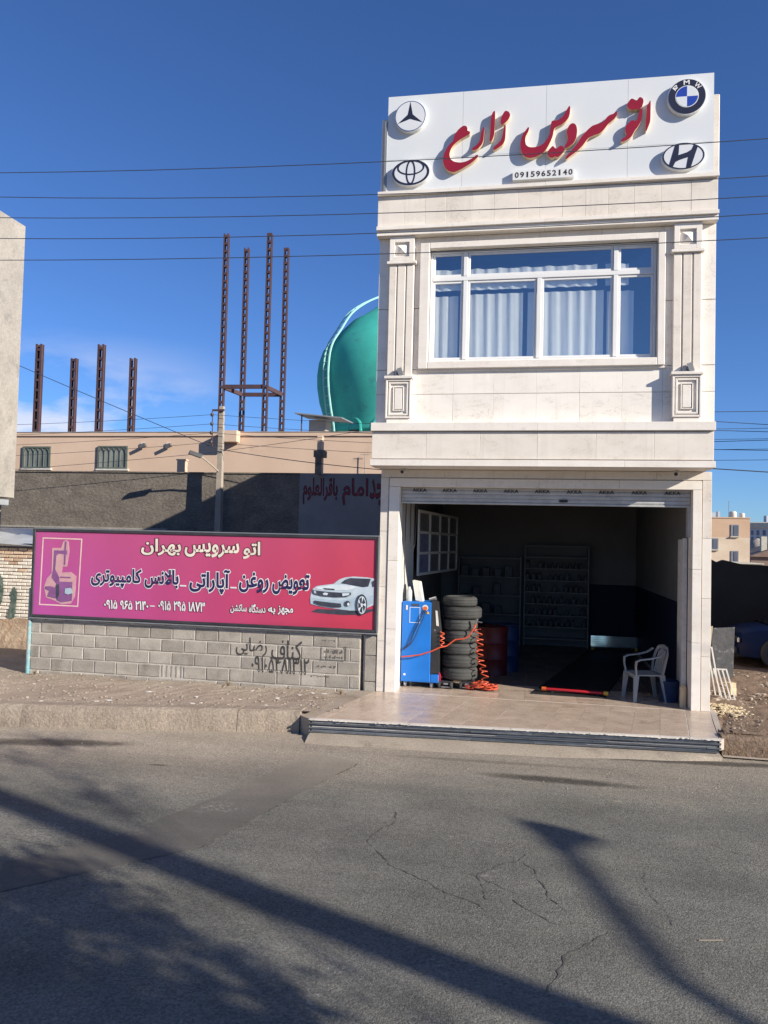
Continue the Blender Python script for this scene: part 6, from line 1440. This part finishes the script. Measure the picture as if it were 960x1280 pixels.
# plastic armchair
def chair(x, y, rz):
    t = thing('plastic_chair', 'white moulded plastic armchair just inside the garage', 'chair', (0, 0, 0))
    def leg(p0, p1, w0, w1):
        b = MB(); p0, p1 = Vector(p0), Vector(p1); vs = []
        for p, w_ in ((p0, w0), (p1, w1)): vs += [(p.x - w_, p.y - w_ * .6, p.z), (p.x + w_, p.y - w_ * .6, p.z), (p.x + w_, p.y + w_ * .6, p.z), (p.x - w_, p.y + w_ * .6, p.z)]
        b.add(vs, [(0, 3, 2, 1), (4, 5, 6, 7), (0, 1, 5, 4), (1, 2, 6, 5), (2, 3, 7, 6), (3, 0, 4, 7)]); b.build('leg', 'chair', t)
    # front is -x here
    for s_ in (-1, 1):
        leg((-.25, s_ * .25, 0), (-.215, s_ * .215, .42), .022, .04); leg((.27, s_ * .22, 0), (.20, s_ * .20, .42), .022, .04)
        # arm: rises from the front leg, sweeps back to the backrest
        pth = [(-.22, s_ * .225, .41), (-.24, s_ * .25, .55), (-.235, s_ * .262, .635), (-.17, s_ * .27, .665), (0, s_ * .272, .685), (.14, s_ * .265, .72), (.23, s_ * .235, .79)]
        b = MB(); P = [Vector(p) for p in pth]; vs = []; fs = []
        for i, p in enumerate(P):
            d = (P[min(i + 1, 6)] - P[max(i - 1, 0)]).normalized(); u = Vector((0, 1, 0)); v_ = d.cross(u).normalized(); ww = .022 if i < 2 else .03
            for a, c in ((-1, -1), (1, -1), (1, 1), (-1, 1)): vs.append(tuple(p + u * a * ww + v_ * c * .009))
        for i in range(6):
            for k in range(4): fs.append((4 * i + k, 4 * i + (k + 1) % 4, 4 * i + 4 + (k + 1) % 4, 4 * i + 4 + k))
        fs += [(3, 2, 1, 0), (24, 25, 26, 27)]; b.add(vs, fs).build('arm', 'chair', t)
    b = MB(); n = 8; vs = []; fs = []
    for i in range(n + 1):
        for j in range(n + 1):
            u, v_ = i / n * 2 - 1, j / n * 2 - 1; vs.append((u * .235, v_ * .225, .425 - .018 * (1 - v_ * v_) * (1 - .3 * u) - (.015 if i == 0 else 0)))
    k0 = (n + 1) ** 2; vs += [(x_, y_, z_ - .02) for x_, y_, z_ in vs]
    for i in range(n):
        for j in range(n): k = i * (n + 1) + j; fs += [(k, k + n + 1, k + n + 2, k + 1), (k0 + k, k0 + k + 1, k0 + k + n + 2, k0 + k + n + 1)]
    for i in range(n): 
        for k, q in ((i * (n + 1), (i + 1) * (n + 1)), (i * (n + 1) + n, (i + 1) * (n + 1) + n), (i, i + 1), (n * (n + 1) + i, n * (n + 1) + i + 1)): fs.append((k, q, k0 + q, k0 + k))
    b.add(vs, fs).build('seat', 'chair', t)
    # back: curved hoop with upright slats
    hoop = [(.205, -.21, .42), (.235, -.235, .60), (.275, -.225, .74), (.305, -.16, .825), (.315, 0, .85), (.305, .16, .825), (.275, .225, .74), (.235, .235, .60), (.205, .21, .42)]
    b = MB(); P = [Vector(p) for p in hoop]; vs = []; fs = []
    for i, p in enumerate(P):
        d = (P[min(i + 1, 8)] - P[max(i - 1, 0)]).normalized(); u = Vector((1, 0, .25)).normalized(); v_ = d.cross(u).normalized()
        for a, c in ((-1, -1), (1, -1), (1, 1), (-1, 1)): vs.append(tuple(p + u * a * .010 + v_ * c * .028))
    for i in range(8):
        for k in range(4): fs.append((4 * i + k, 4 * i + (k + 1) % 4, 4 * i + 4 + (k + 1) % 4, 4 * i + 4 + k))
    b.add(vs, fs).build('back_hoop', 'chair', t)
    for j in range(6):
        yy = -.15 + j * .06; zt__ = .82 - .09 * (abs(yy) / .18) ** 2
        b = MB(); b.beam((.215, yy, .43), (.30, yy, zt__), .042, .008, (1, 0, 0)); b.build('back_slat', 'chair', t)
    MB().box(-.235, -.22, -.19, .19, .36, .42, .004).build('apron', 'chair', t)
    t.location = (x, y, ZF); t.rotation_euler = (0, 0, rz); return t
chair(1.80, .66, rad(14))
b = MB(); b.lathe([(0, .005), (.13, .005), (.16, .30), (.168, .31), (.168, .33), (.15, .33), (.12, .02), (0, .02)], (2.16, .62, ZF), 24); tag(b.build('bucket', 'blue_drum', smooth=True), 'blue plastic bucket behind the armchair by the right jamb', 'bucket')
b = MB(); b.lathe([(0, 0), (.05, 0), (.05, .3), (.03, .32), (.02, .34), (0, .34)], (2.31, .24, ZF), 16); tag(b.build('canister', 'letter_side', smooth=True), 'narrow orange brown canister standing at the foot of the right jamb', 'canister')

# ================================================================== YARD AT THE RIGHT
yb_ = thing('yard_boundary', 'black shaded boundary wall across the yard right of the shop', 'wall', (9, 9, 0))
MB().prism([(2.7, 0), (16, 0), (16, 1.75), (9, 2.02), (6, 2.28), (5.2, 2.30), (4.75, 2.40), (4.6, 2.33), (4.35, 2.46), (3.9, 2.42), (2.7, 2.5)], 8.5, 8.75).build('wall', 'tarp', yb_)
b = MB(); b.obox((3.62, 3.55, .68), (.21, .03, .015), (0, .012, .0), (.05, .16, .47)); o = b.build('leaning_board', 'black_board'); tag(o, 'scratched black board leaning in the yard before the blue car', 'board')
b = MB(); b.obox((3.30, 3.45, .78), (.085, .02, 0), (0, .012, 0), (.06, .1, .40)); tag(b.build('plywood_offcut', 'ply'), 'pale plywood offcut leaning behind the black board', 'board')
def old_frame(x0, x1, y, z1, lean, label, nb):
    t = thing('window_frame', label, 'frame', ((x0 + x1) / 2, y, .2), 'old white window frames leaning by the right pillar')
    for k in range(nb + 1):
        x = x0 + (x1 - x0) * k / nb; MB().beam((x + lean, y - .14, .19), (x, y + .05, z1), .022, .02, (0, 1, 0)).build('bar', 'frame_white', t)
    MB().beam((x0 - .01, y + .052, z1), (x1 + .01, y + .052, z1), .02, .022).build('rail', 'frame_white', t); MB().beam((x0 + lean - .01, y - .14, .2), (x1 + lean + .01, y - .14, .2), .02, .022).build('rail', 'frame_white', t)
old_frame(2.98, 3.05, 1.75, .98, .10, 'taller narrow white frame leaning by the right pillar', 1)
old_frame(3.02, 3.22, 1.45, .66, .10, 'lower wide white frame leaning before the taller one', 3)
b = MB(); b.obox((3.36, 1.75, .30), (.05, .02, 0), (-.02, .06, 0), (0, .02, .11)); tag(b.build('rubble_block', 'chip'), 'yellowish broken block at the end of the white frames', 'block')
# blue saloon car in the shade (its nose shows)
cr_ = thing('parked_car', 'dark blue saloon car parked in the shade behind the black board', 'car', (6.4, 6.0, .2))
cy0, cy1 = 5.2, 6.85
def car_body(sect, name, mat, par):
    b = MB(); vs = []; fs = []; n = None
    for x, prof_ in sect:
        n = len(prof_)
        for y, z in prof_: vs.append((x, y, z))
    for i in range(len(sect) - 1):
        for k in range(n): fs.append((i * n + k, i * n + (k + 1) % n, (i + 1) * n + (k + 1) % n, (i + 1) * n + k))
    fs.append(tuple(range(n))[::-1]); fs.append(tuple((len(sect) - 1) * n + k for k in range(n)))
    return b.add(vs, [f[::-1] for f in fs]).build(name, mat, par, smooth=True)
def sec(w_, zb_, zm, zt__):
    c = (cy0 + cy1) / 2; h = .82 * w_
    return [(c - h, zb_), (c - h - .01, zm), (c - h * .93, zt__ - .05), (c - h * .7, zt__), (c + h * .7, zt__), (c + h * .93, zt__ - .05), (c + h + .01, zm), (c + h, zb_)]
car_body([(4.30, sec(.78, .48, .62, .80)), (4.40, sec(.92, .42, .64, .93)), (4.7, sec(.98, .40, .68, 1.01)), (5.3, sec(1.0, .40, .7, 1.07)), (7.4, sec(1.0, .40, .72, 1.10)), (8.3, sec(.97, .42, .72, 1.06)), (8.6, sec(.88, .48, .7, .95))], 'body', 'car_blue', cr_)
def gsec(w_, zt__):
    c = (cy0 + cy1) / 2; h = .8 * w_
    return [(c - .78, 1.06), (c - h, zt__ - .04), (c - h * .85, zt__), (c + h * .85, zt__), (c + h, zt__ - .04), (c + .78, 1.06)]
car_body([(5.05, gsec(.98, 1.08)), (5.75, gsec(.80, 1.52)), (6.9, gsec(.80, 1.56)), (7.9, gsec(.95, 1.10))], 'cabin', 'glass_dark', cr_)
car_body([(5.85, [(y, z + .012) for y, z in gsec(.74, 1.53)]), (6.85, [(y, z + .012) for y, z in gsec(.74, 1.565)])], 'roof', 'car_blue', cr_)
for x in (5.05, 7.75):
    for y in (cy0 + .0, cy1 - .02):
        wl = MB(); wl.lathe([(.2, -.09), (.29, -.09), (.31, -.06), (.31, .06), (.29, .09), (.2, .09), (.2, -.09)], (x, y, .51), 24, 'Y'); wo = wl.build('wheel', 'rubber', cr_, smooth=True)
        rl = MB(); rl.lathe([(0, -.07), (.19, -.05), (.2, .05), (0, .05)], (x, y, .51), 20, 'Y'); rl.build('rim', 'chrome', wo)
for y in (cy0 + .25, cy1 - .25):
    b = MB(); b.box(4.30, 4.36, y - .2, y + .2, .70, .82, .02); b.build('headlight', 'chrome', cr_)
b = MB(); b.box(4.24, 4.34, cy0 + .1, cy1 - .1, .44, .60, .04); b.build('bumper', 'black_plastic', cr_)
b = MB(); b.box(4.29, 4.33, cy0 + .55, cy1 - .55, .66, .78, .01); b.build('grille', 'black_plastic', cr_)
b = MB(); b.beam((4.95, cy0 + .1, 1.09), (5.35, cy0 + .5, 1.32), .02, .02); b.build('wiper', 'black_plastic', cr_)
# neighbour building out of frame on the right: it shades the yard
nb = thing('neighbour_building', 'plain rendered building standing right of the yard', 'building', (14, 8, 0))
MB().box(8.75, 22, 2.7, 15, 0, 7.2).build('wall', 'neighbour', nb); MB().box(8.65, 22.1, 2.6, 15.1, 7.2, 7.45).build('parapet', 'tan_trim', nb)
for x in (10.5, 13.5, 16.5):
    f_ = MB().box(x, x + 1.3, 2.66, 2.699, 4.4, 5.8).build('window', 'pvc', nb); MB().box(x + .08, x + 1.22, 2.64, 2.659, 4.48, 5.72).build('pane', 'far_glass', f_)

# ================================================================== DISTANT BUILDINGS ON THE RIGHT
fb = thing('brick_house', 'tan brick apartment house far behind the yard with three plain windows', 'building', (16, 60, 0))
MB().box(9, 18.5, 60, 70, 0, 3.75).build('wall', 'far_brick', fb); MB().box(9, 18.5, 60, 70, 3.751, 5.42).build('wall', 'far_brick_top', fb)
MB().box(8.9, 18.55, 59.95, 70.1, 5.421, 5.52).build('roof_edge', 'far_brick_top', fb)
def far_window(x0, x1, z0, z1, y, par, light=True):
    f_ = MB().box(x0, x1, y - .06, y - .001, z0, z1).build('window', 'far_glass_light' if light else 'far_glass', par)
    xm = x0 + (x1 - x0) * .35
    MB().box(xm, x1 - .08, y - .09, y - .0605, z0 + .08, z1 - .08).build('pane', 'far_glass', f_)
    b = MB(); b.box(x0 - .05, x1 + .05, y - .16, y - .0005, z0 - .09, z0 - .001); b.build('sill', 'far_cream', f_)
far_window(16.95, 17.6, 3.86, 4.88, 60, fb); far_window(15.25, 15.93, 2.68, 3.66, 60, fb); far_window(16.98, 17.58, 1.66, 2.6, 60, fb)
def tank(x, y, z, s_, label, mat='frame_white'):
    b = MB(); b.lathe([(0, 0), (.38 * s_, 0), (.42 * s_, .1 * s_), (.42 * s_, .62 * s_), (.3 * s_, .75 * s_), (0, .78 * s_)], (x, y, z), 14); tag(b.build('water_tank', mat, smooth=True), label, 'tank', 'water tanks on far roofs')
tank(17.35, 61, 5.53, .72, 'round white water tank on the roof of the tan brick house'); tank(18.15, 61.2, 5.53, .55, 'smaller white tank at the right end of the tan brick roof')
MB().box(15.2, 16.1, 62, 63, 5.53, 6.0).build('roof_hut', 'far_white', fb); MB().box(16.3, 16.5, 62, 62.5, 5.53, 6.1).build('chimney', 'far_white', fb)
tag(MB().tube([(17.0, 61, 5.5), (17.0, 61, 7.0)], .025, 5).build('roof_antenna', 'grey_frame'), 'thin antenna rising from the tan brick roof', 'antenna')
ft = thing('round_tower_block', 'pale round-fronted office block with rows of dark windows on the horizon', 'building', (36, 116, 0))
tcx, tcy, tr = 36.6, 116.0, 5.6
b = MB(); b.lathe([(tr, 0), (tr, 5.95)], (tcx, tcy, 0), 64); b.build('wall', 'far_white', ft); b = MB(); b.lathe([(tr + .05, 5.96), (tr + .18, 6.1), (tr + .18, 6.8), (tr - .6, 6.95), (0, 7.0)], (tcx, tcy, 0), 64); b.build('cornice', 'far_cream', ft)
wm = MB(); wm.box(-.2, .2, -.03, .06, 0, .74); wme = wm.mesh('window', 'far_glass')
for fl in range(6):
    for k in range(13):
        a = rad(172 + k * 9.3); piece(wme, 'window', ft, (tcx + tr * math.cos(a), tcy + tr * math.sin(a), .95 + fl * .98 - .98 + .1), a + math.pi / 2)
MB().box(34.6, 36.2, 114, 115.5, 6.9, 8.0).build('roof_hut', 'far_white', ft)
hr = thing('rusty_roof_house', 'low reddish house with a pitched roof before the round office block', 'house', (26, 80, 0))
MB().box(24.2, 33, 82, 90, 0, 2.0).build('wall', 'far_red', hr)
b = MB(); b.prism([(23.9, 2.0), (28.5, 3.7), (33.2, 2.0)], 81.6, 90.2); b.build('roof', 'far_red', hr)
MB().box(25.6, 26.2, 83, 83.7, 2.5, 4.3).build('chimney', 'far_cream', hr)
b = MB(); b.lathe([(1.4, 0), (1.4, 3.2), (1.0, 3.9), (0, 4.3)], (28.6, 96, 0), 20); tag(b.build('far_dome', 'tan_trim', smooth=True), 'small tan dome between the reddish roof and the round office block', 'dome')
lw_ = thing('low_white_house', 'low pale wall and hut behind the black yard wall', 'house', (14.5, 40, 0))
MB().box(10.0, 15.2, 44, 48, 0, 1.75).build('wall', 'plaster', lw_); MB().box(10.0, 15.3, 43.9, 48, 1.751, 1.82).build('roof', 'far_cream', lw_)

# ================================================================== BEHIND THE CAMERA: the things whose shadows cross the road
up_ = thing('street_light_pole', 'concrete utility pole with a lamp arm on the near side of the road', 'street lamp', (15.62, -14.67, 0))
b = MB(); b.tube([(15.62, -14.67, 0), (15.62, -14.67, 11.6)], [.24, .17], 14); b.build('shaft', 'pole', up_)
MB().tube([(15.62, -14.67, 6.5), (15.75, -13.9, 7.1), (15.95, -12.4, 7.45), (16.0, -12.05, 7.5)], .058, 8).build('lamp_arm', 'steel', up_)
b = MB(); b.prismz([(15.62, -11.72), (15.78, -11.70), (16.05, -11.80), (16.28, -11.98), (16.22, -12.06), (16.10, -12.18), (16.02, -12.38), (15.92, -12.36), (15.84, -12.10)], 7.44, 7.54); b.build('lamp_head', 'lamp', up_)
def tree(bx, by, crown, label, hgt, seed, limb_r=.013):
    """crown: leaf clusters (x, y, z, radius, density)"""
    rr = random.Random(seed)
    t = thing('roadside_tree', label, 'tree', (bx, by, 0), 'trees on the near side of the road')
    b = MB(); fork = Vector((bx - .05, by + .1, hgt * .55)); b.tube([(bx, by, 0), (bx + .1, by, hgt * .3), tuple(fork)], [.16, .13, .10], 10)
    for (x, y, z, r_, dn_) in crown:
        c = Vector((x, y, z)); mid = fork.lerp(c, .5) + Vector((rr.uniform(-.2, .2), rr.uniform(-.2, .2), .2)); b.tube([fork, mid, c], [limb_r, limb_r * .6, limb_r * .25], 7)
        for _ in range(4): e = c + Vector((rr.gauss(0, r_ * 1.5), rr.gauss(0, r_ * 1.5), rr.gauss(.05, r_))); b.tube([mid.lerp(c, rr.uniform(.5, 1)), e], [limb_r * .3, .006], 5)
    b.build('trunk', 'bark', t)
    b = MB()
    for (x, y, z, r_, dn_) in crown:
        for _ in range(int(8500 * dn_ * r_ * r_)):
            p = Vector((x + rr.gauss(0, r_), y + rr.gauss(0, r_), z + rr.gauss(0, r_ * .8))); u = Vector((rr.gauss(0, 1), rr.gauss(0, 1), rr.gauss(0, 1))).normalized(); v_ = u.orthogonal().normalized(); s_ = rr.uniform(.03, .07)
            b.add([tuple(p - u * s_), tuple(p + v_ * s_ * .5), tuple(p + u * s_), tuple(p - v_ * s_ * .5)], [(0, 1, 2, 3)])
    b.build('crown', 'leaf', t)
K = Vector((-.9135, .4067, 0)) * 2.289
def above(gx, gy, h, r_, dn_): p = Vector((gx, gy, 0)) - K * h; return (p.x, p.y, h, r_, dn_)
tree(6.9, -12.6, [above(*q) for q in ((-3.8, -7.1, 4.7, .24, 1.5), (-3.45, -7.15, 4.9, .2, 1.4), (-3.05, -7.28, 5.1, .15, 1.0), (-2.7, -7.45, 4.8, .13, .8), (-2.3, -7.58, 5.2, .13, .7), (-1.9, -7.75, 4.6, .12, .7), (-1.5, -7.88, 5.0, .12, .6),
    (-3.7, -7.75, 4.4, .2, 1.3), (-3.3, -8.1, 4.6, .24, 1.6), (-3.0, -8.45, 4.2, .25, 1.6), (-2.5, -8.32, 4.5, .16, 1.1), (-2.0, -8.3, 4.9, .15, 1.0), (-1.6, -8.27, 4.4, .13, .9), (-1.3, -8.4, 4.7, .16, 1.1), (-2.25, -7.95, 5.3, .11, .6), (-2.65, -7.9, 4.1, .10, .6), (-2.3, -8.75, 4.3, .3, 1.5), (-3.2, -9.0, 4.0, .4, 1.2), (-1.3, -8.9, 4.5, .3, 1.2), (-4.3, -7.6, 4.8, .3, 1.2))],
    'leafy roadside tree near the camera on the near side of the road', 4.2, 5)
tree(12.2, -15.2, [above(*q) for q in ((-6.2, -4.0, 8.0, .2, .2), (-5.5, -4.27, 8.2, .12, .2), (-4.9, -4.52, 8.0, .12, .2), (-4.4, -4.95, 7.9, .14, .2), (-4.15, -5.45, 7.8, .2, .2), (-5.1, -5.4, 8.1, .14, .2), (-6.0, -3.3, 8.4, .2, .2), (-6.9, -4.6, 8.5, .3, .2))],
    'taller sparse roadside tree beside the concrete light pole', 7.4, 9, .014)
